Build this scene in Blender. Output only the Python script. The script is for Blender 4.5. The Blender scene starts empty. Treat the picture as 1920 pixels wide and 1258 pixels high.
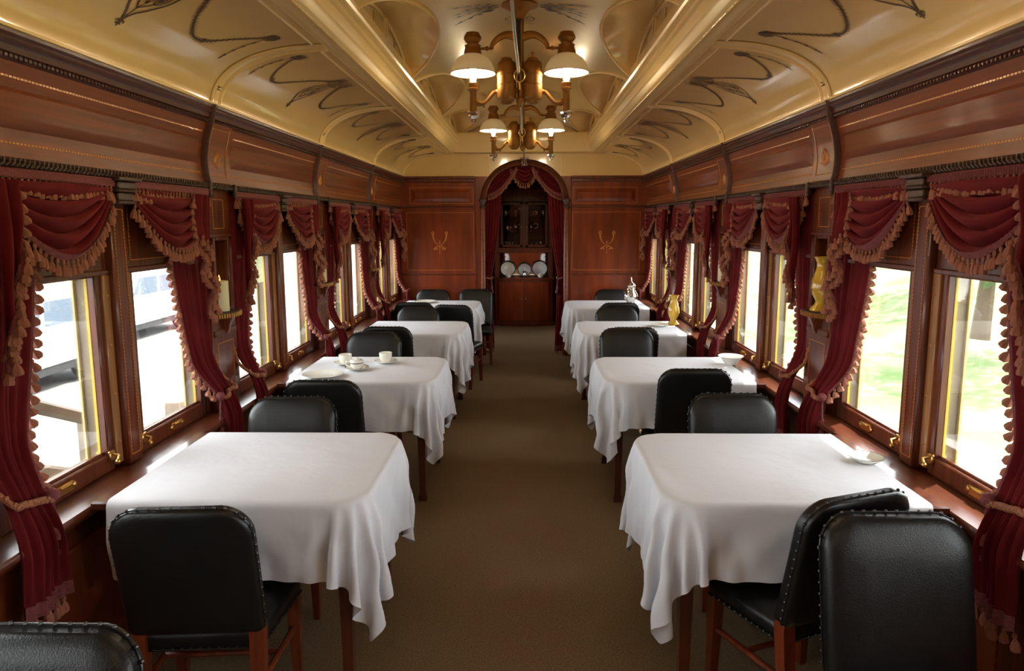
import bpy, math, random
import numpy as np
from mathutils import Vector, Matrix
PI = math.pi
R = math.radians
sc = bpy.context.scene
COL = sc.collection
rnd = random.Random(7)

# ------------------------------------------------------------------ helpers
class M:
    """A little mesh collector: several shapes joined into ONE mesh."""
    def __init__(s):
        s.v = []; s.f = []; s.m = []; s.mi = 0; s.T = None
    def add(s, vs, fs):
        b = len(s.v)
        if s.T is not None:
            vs = [tuple(s.T @ Vector(p)) for p in vs]
        s.v += [tuple(p) for p in vs]
        s.f += [tuple(b + i for i in f) for f in fs]
        s.m += [s.mi] * len(fs)
        return s
    def box(s, x0, x1, y0, y1, z0, z1):
        if x0 > x1: x0, x1 = x1, x0
        if y0 > y1: y0, y1 = y1, y0
        if z0 > z1: z0, z1 = z1, z0
        v = [(x, y, z) for z in (z0, z1) for y in (y0, y1) for x in (x0, x1)]
        return s.add(v, [(0, 2, 3, 1), (4, 5, 7, 6), (0, 1, 5, 4), (2, 6, 7, 3), (0, 4, 6, 2), (1, 3, 7, 5)])
    def cbox(s, x0, x1, y0, y1, z0, z1, b=.004):
        """box with chamfered edges"""
        if x0 > x1: x0, x1 = x1, x0
        if y0 > y1: y0, y1 = y1, y0
        if z0 > z1: z0, z1 = z1, z0
        b = min(b, (x1 - x0) * .45, (y1 - y0) * .45, (z1 - z0) * .45)
        rings = []
        for z, i in ((z0, b), (z0 + b, 0), (z1 - b, 0), (z1, b)):
            rings.append([(x0 + i + b * (i == 0), y0 + i, z), (x1 - i - b * (i == 0), y0 + i, z), (x1 - i, y0 + i + b * (i == 0), z), (x1 - i, y1 - i - b * (i == 0), z),
                          (x1 - i - b * (i == 0), y1 - i, z), (x0 + i + b * (i == 0), y1 - i, z), (x0 + i, y1 - i - b * (i == 0), z), (x0 + i, y0 + i + b * (i == 0), z)])
        return s.loft(rings, cap=True)
    def loft(s, rings, closed=True, cap=False):
        n = len(rings[0]); v = [p for r in rings for p in r]; f = []
        for k in range(len(rings) - 1):
            for i in range(n if closed else n - 1):
                j = (i + 1) % n
                f.append((k * n + i, k * n + j, (k + 1) * n + j, (k + 1) * n + i))
        if cap:
            f.append(tuple(reversed(range(n)))); f.append(tuple((len(rings) - 1) * n + i for i in range(n)))
        return s.add(v, f)
    def lathe(s, prof, n=20, c=(0, 0, 0), ax='z', ring=False):
        if ring: prof = list(prof) + [prof[0]]
        rings = []
        for r, h in prof:
            r = max(r, 1e-4); circ = []
            for i in range(n):
                a = 2 * PI * i / n; x, y = r * math.cos(a), r * math.sin(a)
                p = (x, y, h) if ax == 'z' else ((h, x, y) if ax == 'x' else (y, h, x))
                circ.append((c[0] + p[0], c[1] + p[1], c[2] + p[2]))
            rings.append(circ)
        return s.loft(rings, cap=not ring)
    def tube(s, pts, r, n=8, closed=False, flat=1.0, cap=True, up=None):
        """tube along a polyline; r a number or a list; flat squashes the section"""
        P = [Vector(p) for p in pts]; m = len(P); rings = []; prev = None
        for i in range(m):
            a = P[(i - 1) % m] if (closed or i > 0) else P[i]
            b = P[(i + 1) % m] if (closed or i < m - 1) else P[i]
            t = (b - a); t = t.normalized() if t.length > 1e-9 else Vector((0, 0, 1))
            if up is not None: u = Vector(up)
            elif prev is not None: u = prev
            else: u = Vector((0, 0, 1)) if abs(t.z) < .9 else Vector((1, 0, 0))
            e = u - t * u.dot(t)
            if e.length < 1e-6: e = Vector((1, 0, 0)) - t * t.x
            e.normalize(); w = t.cross(e); prev = e
            rr = r[i] if isinstance(r, (list, tuple)) else r
            rings.append([tuple(P[i] + e * (rr * flat * math.cos(2 * PI * k / n)) + w * (rr * math.sin(2 * PI * k / n))) for k in range(n)])
        if closed:
            rings.append(rings[0])
            return s.loft(rings)
        return s.loft(rings, cap=cap)
    def sweep(s, path, prof, up=(0, 0, 1), closed=False):
        """sweep a closed 2D profile [(a,b)] along a path; a along the side vector, b along up"""
        P = [Vector(p) for p in path]; m = len(P); rings = []
        for i in range(m):
            a = P[max(i - 1, 0)]; b = P[min(i + 1, m - 1)]; t = (b - a).normalized()
            u = Vector(up); w = t.cross(u).normalized(); u2 = w.cross(t).normalized()
            rings.append([tuple(P[i] + w * q[0] + u2 * q[1]) for q in prof])
        return s.loft(rings, cap=True)
    def grid(s, fn, nu, nv, wrap=False):
        v = [fn(i / nu, j / nv) for j in range(nv + 1) for i in range(nu + (0 if wrap else 1))]
        w = nu + (0 if wrap else 1); f = []
        for j in range(nv):
            for i in range(nu):
                a = j * w + i; b = j * w + (i + 1) % w
                f.append((a, b, b + w, a + w))
        return s.add(v, f)
    def ball(s, c, r, n=8, m=6, sq=(1, 1, 1)):
        return s.grid(lambda u, v: (c[0] + sq[0] * r * math.sin(PI * (v * .98 + .01)) * math.cos(2 * PI * u), c[1] + sq[1] * r * math.sin(PI * (v * .98 + .01)) * math.sin(2 * PI * u), c[2] + sq[2] * r * math.cos(PI * (v * .98 + .01))), n, m, wrap=True)
    def tassel(s, p, d, L=.05, r=.017, n=7):
        """hanging tassel: knot, waist and flared skirt, from p along d"""
        p = Vector(p); d = Vector(d).normalized()
        e = Vector((1, 0, 0)) if abs(d.x) < .8 else Vector((0, 1, 0)); e = (e - d * e.dot(d)).normalized(); w = d.cross(e)
        a0 = rnd.random() * 6
        rings = []
        for t, k in ((0, .12), (.12, .42), (.24, .46), (.34, .26), (.55, .74), (.82, 1.0), (1.0, .92), (.97, .2)):
            rings.append([tuple(p + d * (L * t) + e * (r * k * math.cos(a0 + 2 * PI * i / n)) + w * (r * k * math.sin(a0 + 2 * PI * i / n))) for i in range(n)])
        return s.loft(rings)

def obj(name, m, mat, parent=None, loc=None, smooth=True, angle=38, kind=None, rot=None):
    me = bpy.data.meshes.new(name)
    me.from_pydata(m.v, [], m.f)
    mats = mat if isinstance(mat, (list, tuple)) else [mat]
    for x in mats: me.materials.append(x)
    if len(mats) > 1: me.polygons.foreach_set('material_index', m.m)
    me.validate(); 
    if smooth:
        me.shade_smooth(); me.set_sharp_from_angle(angle=R(angle))
    me.update()
    o = bpy.data.objects.new(name, me); COL.objects.link(o)
    if parent: o.parent = parent
    if loc is not None: o.location = loc
    if rot is not None: o.rotation_euler = rot
    if kind: o['kind'] = kind
    return o

def tag(o, label, cat, group=None):
    o['label'] = label; o['category'] = cat
    if group: o['group'] = group
    return o

def thing(name, label, cat, loc=(0, 0, 0), rz=0, group=None):
    o = bpy.data.objects.new(name, None); COL.objects.link(o)
    o.location = loc; o.rotation_euler = (0, 0, rz); o.empty_display_size = .05
    return tag(o, label, cat, group)

def struct(name, m, mat, parent=None, **k):
    return obj(name, m, mat, parent, kind=None if parent else 'structure', **k)

def sroot(name):
    o = bpy.data.objects.new(name, None); COL.objects.link(o); o['kind'] = 'structure'; o.empty_display_size = .05
    return o

def dup(root, loc=None, rz=None, label=None):
    r = root.copy(); COL.objects.link(r)
    if loc is not None: r.location = loc
    if rz is not None: r.rotation_euler = (0, 0, rz)
    if label: r['label'] = label
    for ch in list(root.children):
        c = ch.copy(); COL.objects.link(c); c.parent = r
        for g in list(ch.children):
            d = g.copy(); COL.objects.link(d); d.parent = c
    return r

def smoothstep(a, b, x):
    t = min(1, max(0, (x - a) / (b - a))); return t * t * (3 - 2 * t)
def lerp(a, b, t): return a + (b - a) * t
def cat_rom(pts, n=8):
    """smooth curve through the points"""
    P = [Vector(p) for p in pts]; P = [P[0] * 2 - P[1]] + P + [P[-1] * 2 - P[-2]]; out = []
    for i in range(1, len(P) - 2):
        for k in range(n):
            t = k / n; a, b, c, d = P[i - 1], P[i], P[i + 1], P[i + 2]
            out.append(.5 * ((2 * b) + (c - a) * t + (2 * a - 5 * b + 4 * c - d) * t * t + (3 * b - a - 3 * c + d) * t ** 3))
    out.append(P[-2]); return out

# ------------------------------------------------------------------ materials
def newmat(name):
    m = bpy.data.materials.new(name); m.use_nodes = True
    nt = m.node_tree; return m, nt, nt.nodes, nt.links, nt.nodes['Principled BSDF']

def mat(name, col, rough=.5, metal=0, spec=.5, coat=0, bump=0, bscale=200, stretch=(1, 1, 1), var=0, vscale=6, sheen=0, emit=None, estr=0, trans=0, detail=4, crough=.1, col2=None, coords='Object', mlo=.35, mhi=.65, ior=1.5):
    m, nt, N, L, B = newmat(name)
    B.inputs['Base Color'].default_value = (*col, 1)
    B.inputs['Roughness'].default_value = rough
    B.inputs['Metallic'].default_value = metal
    B.inputs['Specular IOR Level'].default_value = spec
    B.inputs['Coat Weight'].default_value = coat
    B.inputs['Coat Roughness'].default_value = crough
    B.inputs['IOR'].default_value = ior
    B.inputs['Transmission Weight'].default_value = trans
    if sheen:
        B.inputs['Sheen Weight'].default_value = sheen; B.inputs['Sheen Roughness'].default_value = .4
        B.inputs['Sheen Tint'].default_value = (*[min(1, c * 3 + .1) for c in col], 1)
    if emit:
        B.inputs['Emission Color'].default_value = (*emit, 1); B.inputs['Emission Strength'].default_value = estr
    tc = N.new('ShaderNodeTexCoord'); mp = N.new('ShaderNodeMapping')
    mp.inputs['Scale'].default_value = stretch
    L.new(tc.outputs[coords], mp.inputs['Vector'])
    if var or col2:
        n = N.new('ShaderNodeTexNoise'); n.inputs['Scale'].default_value = vscale; n.inputs['Detail'].default_value = detail
        L.new(mp.outputs[0], n.inputs['Vector'])
        mr = N.new('ShaderNodeMapRange'); mr.inputs[1].default_value = mlo; mr.inputs[2].default_value = mhi
        L.new(n.outputs['Fac'], mr.inputs[0])
        mx = N.new('ShaderNodeMix'); mx.data_type = 'RGBA'
        c2 = col2 or tuple(c * (1 - var) for c in col)
        mx.inputs[6].default_value = (*col, 1); mx.inputs[7].default_value = (*c2, 1)
        L.new(mr.outputs[0], mx.inputs[0]); L.new(mx.outputs[2], B.inputs['Base Color'])
    if bump:
        n2 = N.new('ShaderNodeTexNoise'); n2.inputs['Scale'].default_value = bscale; n2.inputs['Detail'].default_value = 3
        L.new(mp.outputs[0], n2.inputs['Vector'])
        bp = N.new('ShaderNodeBump'); bp.inputs['Strength'].default_value = bump; bp.inputs['Distance'].default_value = .002
        L.new(n2.outputs['Fac'], bp.inputs['Height']); L.new(bp.outputs[0], B.inputs['Normal'])
        if coat: L.new(bp.outputs[0], B.inputs['Coat Normal'])
    return m

G_H = (22, 1.2, 22)      # grain running along the car (y)
G_V = (22, 22, 1.2)      # upright grain
G_X = (1.2, 22, 22)
MAH = mat('mahogany_varnish', (.16, .030, .009), .33, spec=.35, coat=.5, var=.55, vscale=2.2, stretch=G_V, bump=.12, bscale=60, crough=.12)
MAHX = mat('mahogany_panel', (.25, .042, .009), .33, spec=.3, coat=.45, var=.4, vscale=1.4, stretch=(7, 7, 1.2), bump=.1, bscale=60, crough=.12)
FRZ = mat('ribbon_mahogany', (.235, .052, .009), .34, spec=.22, coat=.35, var=.35, vscale=1.5, stretch=(9, .8, 26), bump=.25, bscale=70, crough=.1)
FRZD = mat('dark_mahogany_moulding', (.085, .02, .011), .32, spec=.3, coat=.35, var=.4, vscale=2, stretch=G_H, bump=.15, bscale=60, crough=.1)
CARV = mat('carved_dark_wood', (.075, .028, .014), .4, coat=.25, bump=.8, bscale=300, var=.5, vscale=90)
INL = mat('satinwood_inlay', (.68, .25, .04), .35, coat=.6, var=.3, vscale=160)
LEDGE = mat('ledge_wood', (.15, .034, .013), .3, coat=.7, var=.45, vscale=2, stretch=G_H, bump=.1, bscale=60)
TAN = mat('tan_window_stop', (.36, .15, .045), .4, coat=.4, var=.35, vscale=3, stretch=G_V)
CREAM = mat('cream_enamel', (.85, .58, .23), .27, coat=1, crough=.09, bump=.11, bscale=55, var=.06, vscale=3)
CREAM2 = mat('cream_moulding_enamel', (.88, .61, .25), .28, coat=.6, crough=.14, bump=.12, bscale=70)
STEN = mat('bronze_stencil_paint', (.115, .066, .02), .5, var=.3, vscale=60)
CLINE = mat('dull_gold_line', (.42, .26, .07), .5)  # dull gold for the thin lines on the cream mouldings
def damask():
    m = mat('white_damask', (.74, .75, .79), .75, spec=.25); nt = m.node_tree; N, L, B = nt.nodes, nt.links, nt.nodes['Principled BSDF']
    tc = N.new('ShaderNodeTexCoord'); last = None
    for typ, sc_, st, ds in (('RIDGED_MULTIFRACTAL', 3.4, .5, .03), ('FBM', 11, .4, .012), ('FBM', 420, .25, .001)):
        n = N.new('ShaderNodeTexNoise'); n.noise_type = typ; n.inputs['Scale'].default_value = sc_; n.inputs['Detail'].default_value = 2.5
        n.inputs['Distortion'].default_value = .4 if typ != 'FBM' else 0
        L.new(tc.outputs['Object'], n.inputs['Vector'])
        b = N.new('ShaderNodeBump'); b.inputs['Strength'].default_value = st; b.inputs['Distance'].default_value = ds
        L.new(n.outputs[0], b.inputs['Height'])
        if last: L.new(last.outputs[0], b.inputs['Normal'])
        last = b
    L.new(last.outputs[0], B.inputs['Normal']); return m
CLOTH = damask()
LEATH = mat('black_leather', (.008, .008, .0075), .34, spec=.42, bump=.35, bscale=260, var=.3, vscale=14)
STUD = mat('dark_nailhead', (.025, .022, .02), .3, metal=.3)
CHW = mat('chair_mahogany', (.2, .034, .010), .3, coat=.6, var=.45, vscale=2, stretch=G_V)
CHWD = mat('table_mahogany', (.11, .024, .010), .3, coat=.6, var=.45, vscale=2, stretch=G_V)
VEL = mat('crimson_velvet', (.15, .0085, .012), .75, sheen=.45, spec=.15, var=.25, vscale=10)
BRD = mat('rose_braid', (.24, .055, .06), .8, sheen=.3, bump=.9, bscale=260, var=.4, vscale=180)
FRG = mat('rose_tan_tassels', (.36, .125, .075), .8, sheen=.3, bump=.8, bscale=420, stretch=(1, 1, .12), var=.3, vscale=60)
ROPE = mat('rose_gold_rope', (.42, .16, .08), .7, bump=.9, bscale=160, var=.4, vscale=120)
CARP = mat('tan_carpet', (.27, .185, .10), .95, spec=.1, bump=1.0, bscale=230, var=.45, vscale=170, detail=6)
BRASS = mat('old_brass', (.62, .38, .12), .3, metal=1, bump=.4, bscale=120)
BRZ = mat('bronze_paint', (.37, .165, .032), .4, metal=.55, spec=.5, var=.2, vscale=20)
BLK = mat('black_strap', (.012, .012, .014), .5)
CORD = mat('grey_cord', (.36, .30, .21), .7, bump=.6, bscale=300)
BULB = mat('lit_bulb', (1, .9, .7), .3, emit=(1, .80, .50), estr=240)
CRYS = mat('cut_crystal', (1, 1, 1), .05, trans=.9, spec=.7, ior=1.5)
CHIM = None
CHINA = mat('cream_china', (.85, .83, .74), .15, coat=.6)
CHINAB = mat('china_band', (.03, .015, .015), .3)
CHGREY = mat('grey_china', (.72, .76, .8), .2, coat=.5)
WAX = mat('ivory_wax', (.80, .72, .47), .45, var=.05)
FLAME = mat('candle_flame_bulb', (1, .7, .3), .4, emit=(1, .55, .15), estr=2.2)
YGL = mat('yellow_glass', (.72, .43, .045), .18, coat=.8, var=.25, vscale=7)
SILV = mat('silver', (.85, .83, .8), .12, metal=1)
MIRR = mat('mirror', (.85, .85, .83), .03, metal=1)
OLDMIR = mat('amber_mirror', (.62, .42, .10), .2, metal=.25, coat=.6, var=.2, vscale=12)
YELP = mat('yellow_outside_paint', (.80, .58, .07), .5)
PYEL = mat('pale_yellow_siding', (.72, .60, .30), .6)
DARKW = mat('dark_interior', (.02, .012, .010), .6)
GRAV = mat('pale_gravel', (.28, .27, .255), .95, bump=1, bscale=30, var=.25, vscale=8)
GRASS = mat('grass_bank', (.13, .20, .06), .95, col2=(.27, .27, .16), vscale=.9, bump=1, bscale=20)
LEAF = mat('tree_leaves', (.10, .16, .05), .8, var=.5, vscale=8)
BARK = mat('tree_bark', (.14, .10, .07), .9)
CARW = mat('white_car_paint', (.78, .79, .8), .2, coat=.8)
CARG = mat('car_glass', (.08, .12, .17), .08, spec=.8)
TYRE = mat('tyre_rubber', (.03, .03, .033), .8)
GREYW = mat('weathered_timber', (.34, .27, .20), .85, var=.4, vscale=3)

def thin_glass(name, refl=.06, tint=(1, 1, 1)):
    m, nt, N, L, B = newmat(name)
    t = N.new('ShaderNodeBsdfTransparent'); t.inputs[0].default_value = (*tint, 1)
    g = N.new('ShaderNodeBsdfGlossy'); g.inputs['Roughness'].default_value = .02
    lw = N.new('ShaderNodeLayerWeight'); lw.inputs[0].default_value = .25
    mr = N.new('ShaderNodeMapRange'); mr.inputs[3].default_value = refl; mr.inputs[4].default_value = .6
    L.new(lw.outputs['Fresnel'], mr.inputs[0])
    mx = N.new('ShaderNodeMixShader'); L.new(mr.outputs[0], mx.inputs[0]); L.new(t.outputs[0], mx.inputs[1]); L.new(g.outputs[0], mx.inputs[2])
    L.new(mx.outputs[0], N['Material Output'].inputs[0]); return m
GLASS = thin_glass('window_glass', .03, (.97, .98, .97))
CHIM = thin_glass('lamp_chimney_glass', .08)
def milk():
    m, nt, N, L, B = newmat('milk_glass')
    B.inputs['Base Color'].default_value = (.78, .74, .66, 1); B.inputs['Roughness'].default_value = .25
    t = N.new('ShaderNodeBsdfTranslucent'); t.inputs[0].default_value = (.9, .82, .68, 1)
    mx = N.new('ShaderNodeMixShader'); mx.inputs[0].default_value = .16
    L.new(B.outputs[0], mx.inputs[1]); L.new(t.outputs[0], mx.inputs[2]); L.new(mx.outputs[0], N['Material Output'].inputs[0]); return m
MILK = milk()

# ------------------------------------------------------------------ main measures (metres)
D = 1.734                      # one window bay
Y0 = 3.344                     # near face of the first visible pilaster
END = Y0 + 3 * D               # end wall
BACK = Y0 - 3 * D              # the car goes on behind the viewer
PW = .28                       # pilaster width
XW = 1.53                      # pilaster / post face
ZC = 2.233                     # wood meets cream
BEAMZ = 2.51
SIDES = ((-1, 'left'), (1, 'right'))
BAYS = [(Y0 + (k - 1) * D + PW, Y0 + k * D) for k in range(0, 4)]     # four bays in view, nearest first
ORD = ['nearest', 'second', 'third', 'farthest']
# ================================================================== SETTING
YB, YE = BACK - .1, END
floor = struct('floor', M().box(-1.72, 1.72, YB - .15, 12.0, -.06, 0), CARP)

YK = [Y0 + k * D for k in range(-3, 4)]          # near faces of the pilasters
ALLB = [(YK[i] + PW, YK[i + 1]) for i in range(6)]

def frieze_x(z):
    pts = [(1.86, 1.515), (1.90, 1.525), (1.96, 1.531), (2.0, 1.529), (2.07, 1.517), (2.12, 1.502), (2.16, 1.488), (2.24, 1.472)]
    for (a, xa), (b, xb) in zip(pts, pts[1:]):
        if z <= b: return lerp(xa, xb, (z - a) / (b - a))
    return 1.472
def strip_y(m, s, prof, y0, y1, cap=True):
    """extrude a closed (absX, z) outline along the car"""
    m.loft([[(s * x, y0, z) for x, z in prof], [(s * x, y1, z) for x, z in prof]], cap=cap)
def frz_panel(m, s, y0, y1, za, zb, off, bev):
    """raised panel following the hollow of the frieze"""
    n = 6
    rings = []
    for i, o in ((0, 0), (bev, off)):
        zz = [lerp(za + i * .9, zb - i * .5, k / n) for k in range(n + 1)]
        ring = [(s * (frieze_x(z) - o - .0008), y0 + i * 1.3, z) for z in zz] + [(s * (frieze_x(z) - o - .0008), y1 - i * 1.3, z) for z in reversed(zz)]
        rings.append(ring)
    b = len(m.v)
    m.loft(rings)
    N2 = 2 * (n + 1); base = len(m.v) - N2
    fs = [(base + k, base + k + 1, base + N2 - 2 - k, base + N2 - 1 - k) for k in range(n)]
    m.f += fs; m.m += [m.mi] * len(fs)
def dashes(m, s, x, y0, y1, z0, z1, w=.004, off=.0015, vert=True, dash=True):
    """rectangular inlay line on a face of constant X; a chain of little lozenges"""
    def bar(a0, a1, b0, b1): m.box(s * (x - off), s * (x + .001), a0, a1, b0, b1)
    def run(fix, a, b, hor):
        n = max(2, int(abs(b - a) / .014)); L = (b - a) / n
        for i in range(n):
            p = a + L * (i + .12); q = a + L * (i + .88)
            if hor: bar(p, q, fix - w / 2, fix + w / 2)
            else: bar(fix - w / 2, fix + w / 2, p, q)
    if dash:
        run(z0, y0, y1, True); run(z1, y0, y1, True); run(y0, z0, z1, False); run(y1, z0, z1, False)
    else:
        bar(y0, y1, z0 - w / 2, z0 + w / 2); bar(y0, y1, z1 - w / 2, z1 + w / 2); bar(y0 - w / 2, y0 + w / 2, z0, z1); bar(y1 - w / 2, y1 + w / 2, z0, z1)

wn = 0; tn = 0
for s, side in SIDES:
    w = M()
    w.box(s * 1.50, s * 1.645, YB, YE, -.02, .69)
    w.box(s * 1.50, s * 1.515, YB, YE, 0, .09) 
    w.box(s * 1.60, s * 1.645, YB, YE, 1.49, 2.6)
    for y in YK: w.box(s * 1.606, s * 1.645, y - .02, y + PW + .02, .69, 1.49); w.box(s * 1.56, s * 1.645, y - .05, y, .69, 1.49); w.box(s * 1.56, s * 1.645, y + PW, y + PW + .05, .69, 1.49)
    for a, b in ALLB: w.box(s * 1.585, s * 1.645, (a + b) / 2 - .09, (a + b) / 2 + .09, .69, 1.49)
    wall = struct('wall_' + side, w, MAH)
    # wainscot rails, ledge
    m = M()
    for a, b in ALLB: m.cbox(s * 1.49, s * 1.505, a + .1, b - .1, .16, .58, .006)
    obj('wainscot_panel', m, MAHX, wall)
    m = M(); strip_y(m, s, [(1.44, .694), (1.436, .70), (1.436, .712), (1.442, .72), (1.60, .722), (1.60, .69), (1.46, .688)], YB, YE)
    obj('window_ledge', m, LEDGE, wall)
    m = M(); strip_y(m, s, [(1.478, .66), (1.472, .675), (1.478, .688), (1.51, .688), (1.51, .655)], YB, YE); obj('ledge_moulding', m, MAH, wall)
    bb = struct('baseboard_' + side, M().cbox(s * 1.485, s * 1.505, YB, YE, 0, .1, .006), MAH)
    # pilasters
    for k, y in enumerate(YK[:-1]):
        c = y + PW / 2
        if k == 0: continue
        p = M()
        for a0, a1, b0, b1 in ((y, y + PW, .72, 1.222), (y, y + PW, 1.585, 1.845), (y, c - .07, 1.20, 1.60), (c + .07, y + PW, 1.20, 1.60)): p.cbox(s * 1.532, s * 1.604, a0, a1, b0, b1, .003)
        p.cbox(s * 1.522, s * 1.54, y + .015, y + PW - .015, 1.10, 1.13, .004); p.cbox(s * 1.524, s * 1.54, y + .01, y + PW - .01, 1.60, 1.618, .003)
        pil = obj('pilaster', p, MAH, wall)
        q = M(); dashes(q, s, 1.531, c - .062, c + .062, 1.645, 1.79); dashes(q, s, 1.531, c - .09, c + .09, .80, 1.06)
        obj('inlay_line', q, INL, pil)
        f = M()
        for a0, a1, b0, b1 in ((c - .095, c - .07, 1.235, 1.6), (c + .07, c + .095, 1.235, 1.6), (c - .07, c + .07, 1.585, 1.6)): f.cbox(s * 1.522, s * 1.535, a0, a1, b0, b1, .004)
        obj('niche_frame', f, MAH, pil)
        obj('niche_back', M().box(s * 1.60, s * 1.604, c - .07, c + .07, 1.22, 1.585), OLDMIR, pil)
        # frieze pilaster face with its inlaid spray
        fp = M()
        n = 8; za, zb = 1.872, 2.155
        fp.grid(lambda u, v: (s * (frieze_x(lerp(za, zb, v)) - .012), lerp(y + .012, y + PW - .03, u), lerp(za, zb, v)), 2, n)
        fp.grid(lambda u, v: (s * (frieze_x(lerp(za, zb, v)) - .012 + .03 * u), y + PW - .03, lerp(za, zb, v)), 1, n)
        fpo = obj('frieze_pilaster', fp, FRZ, wall)
        q = M()
        def fx(z, o=.0135): return s * (frieze_x(z) - o)
        cy = c - .009
        for yy in (y + .035, y + PW - .052):
            q.tube([(fx(z), yy, z) for z in (1.9, 1.95, 2.0, 2.05, 2.1, 2.14)], .0022, 4)
        for zz in (1.905, 2.13): q.tube([(fx(zz), y + .035, zz), (fx(zz), y + PW - .052, zz)], .0022, 4)
        for i in range(-3, 4):
            a = i * .42
            pts = [(fx(1.955 + t * .075 * math.cos(a * .8)), cy + t * .055 * math.sin(a) + .012 * math.sin(t * 5) * (1 if i > 0 else -1), 1.955 + t * .075 * math.cos(a * .8)) for t in (0, .25, .5, .75, 1)]
            q.tube(pts, [.002, .003, .0035, .003, .0015], 4)
        q.tube([(fx(1.95), cy - .05, 1.95 + .012), (fx(1.945), cy, 1.945), (fx(1.95), cy + .05, 1.95 + .012)], .002, 4)
        obj('inlay_spray', q, INL, fpo)
        rb = M()
        rb.grid(lambda u, v: (s * (frieze_x(lerp(1.86, 2.235, v)) - .03 + .04 * abs(2 * u - 1) ** 3), lerp(y - .014, y + .014, u), lerp(1.86, 2.235, v)), 6, 14)
        obj('frieze_rib', rb, FRZD, wall)  # rib coloured dark to imitate the shadowed edge of the pilaster
        br = M()
        for yy in (y - .004, y + PW): br.cbox(s * 1.49, s * 1.53, yy - .011, yy + .011, 1.835, 1.858, .004); br.cbox(s * 1.488, s * 1.508, yy - .012, yy + .012, 1.81, 1.872, .006); br.ball((s * 1.498, yy, 1.808), .012)
        obj('rail_bracket', br, CARV, wall)
    # posts between the two windows of a bay
    for (a, b) in ALLB[1:]:
        c = (a + b) / 2
        p = obj('window_post', M().cbox(s * 1.53, s * 1.60, c - .047, c + .047, .722, 1.845, .006), MAH, wall)
        q = M(); dashes(q, s, 1.529, c - .03, c + .03, .76, 1.725, w=.0035); obj('inlay_line', q, INL, p)
        q = M()
        for z0, z1, o in ((1.745, 1.757, .012), (1.757, 1.79, .004), (1.79, 1.80, .02), (1.80, 1.83, .012), (1.83, 1.845, .03)): q.cbox(s * (1.53 - o - .035), s * 1.535, c - .047 - o, c + .047 + o, z0, z1, .004)
        obj('capital', q, CARV, p)
        q = M()
        for e in (-1, 1):
            q.cbox(s * 1.553, s * 1.60, c + e * .047, c + e * .092, .74, 1.49, .003)
        obj('window_stop', q, TAN, wall)
        q = M()
        for e in (-1, 1):
            for z in (.83, 1.02, 1.21, 1.40): q.ball((s * 1.552, c + e * .07, z), .0045, 6, 4)
        obj('brass_screw', q, BRASS, wall)
    # heads over the windows
    for (a, b) in ALLB:
        c = (a + b) / 2
        for y0, y1 in ((a, c - .047), (c + .047, b)):
            p = obj('window_head', M().cbox(s * 1.562, s * 1.60, y0, y1, 1.488, 1.85, .004).cbox(s * 1.548, s * 1.57, y0 + .004, y1 - .004, 1.478, 1.497, .003), MAH, wall)
            q = M(); dashes(q, s, 1.561, y0 + .07, y1 - .07, 1.525, 1.80); obj('inlay_line', q, INL, p)
    # frieze, its mouldings and panels
    m = M(); m.grid(lambda u, v: (s * frieze_x(lerp(1.855, 2.235, v)), lerp(YB, YE, u), lerp(1.855, 2.235, v)), 1, 16)
    m.box(s * 1.53, s * 1.62, YB, YE, 1.845, 1.857)
    fr = obj('frieze', m, FRZ, wall)
    for (a, b) in ALLB[1:]:
        m = M(); frz_panel(m, s, a + .03, b - .05, 1.958, 2.078, .017, .030); obj('raised_panel', m, FRZ, fr)
        q = M()
        for zz in (1.915, 2.108):
            n = int((b - a - .06) / .016)
            for i in range(n):
                ya = a + .03 + i * .016; x = frieze_x(zz) - .0016
                q.box(s * x, s * (x + .003), ya + .002, ya + .014, zz - .003, zz + .003)
        q.box(s * (frieze_x(2.0) - .001), s * frieze_x(2.0), a + .028, a + .03, 1.915, 2.108)
        obj('inlay_line', q, INL, fr)
    tn += 1
    m = M()
    strip_y(m, s, [(1.49, 2.150), (1.482, 2.153), (1.478, 2.160), (1.482, 2.167), (1.474, 2.172), (1.470, 2.19), (1.462, 2.196), (1.458, 2.207), (1.462, 2.214), (1.455, 2.222), (1.455, 2.232), (1.465, 2.238), (1.53, 2.238), (1.53, 2.15)], YB, YE)
    for i in range(int((YE - .9) / .02)):
        y = .9 + i * .02; m.ball((s * 1.477, y, 2.1605), .0075, 5, 4)
    cn = struct('trim_%d' % tn, m, FRZD)
    m = M(); strip_y(m, s, [(1.55, 1.84), (1.508, 1.84), (1.501, 1.846), (1.508, 1.852), (1.502, 1.862), (1.509, 1.870), (1.55, 1.873)], YB, YE)
    for i in range(int((YE - .9) / .021)):
        y = .9 + i * .021; m.tube([(s * 1.506, y, 1.844), (s * 1.500, y + .008, 1.853), (s * 1.506, y + .016, 1.866)], .005, 5)
    tn += 1
    struct('trim_%d' % tn, m, CARV)
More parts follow.
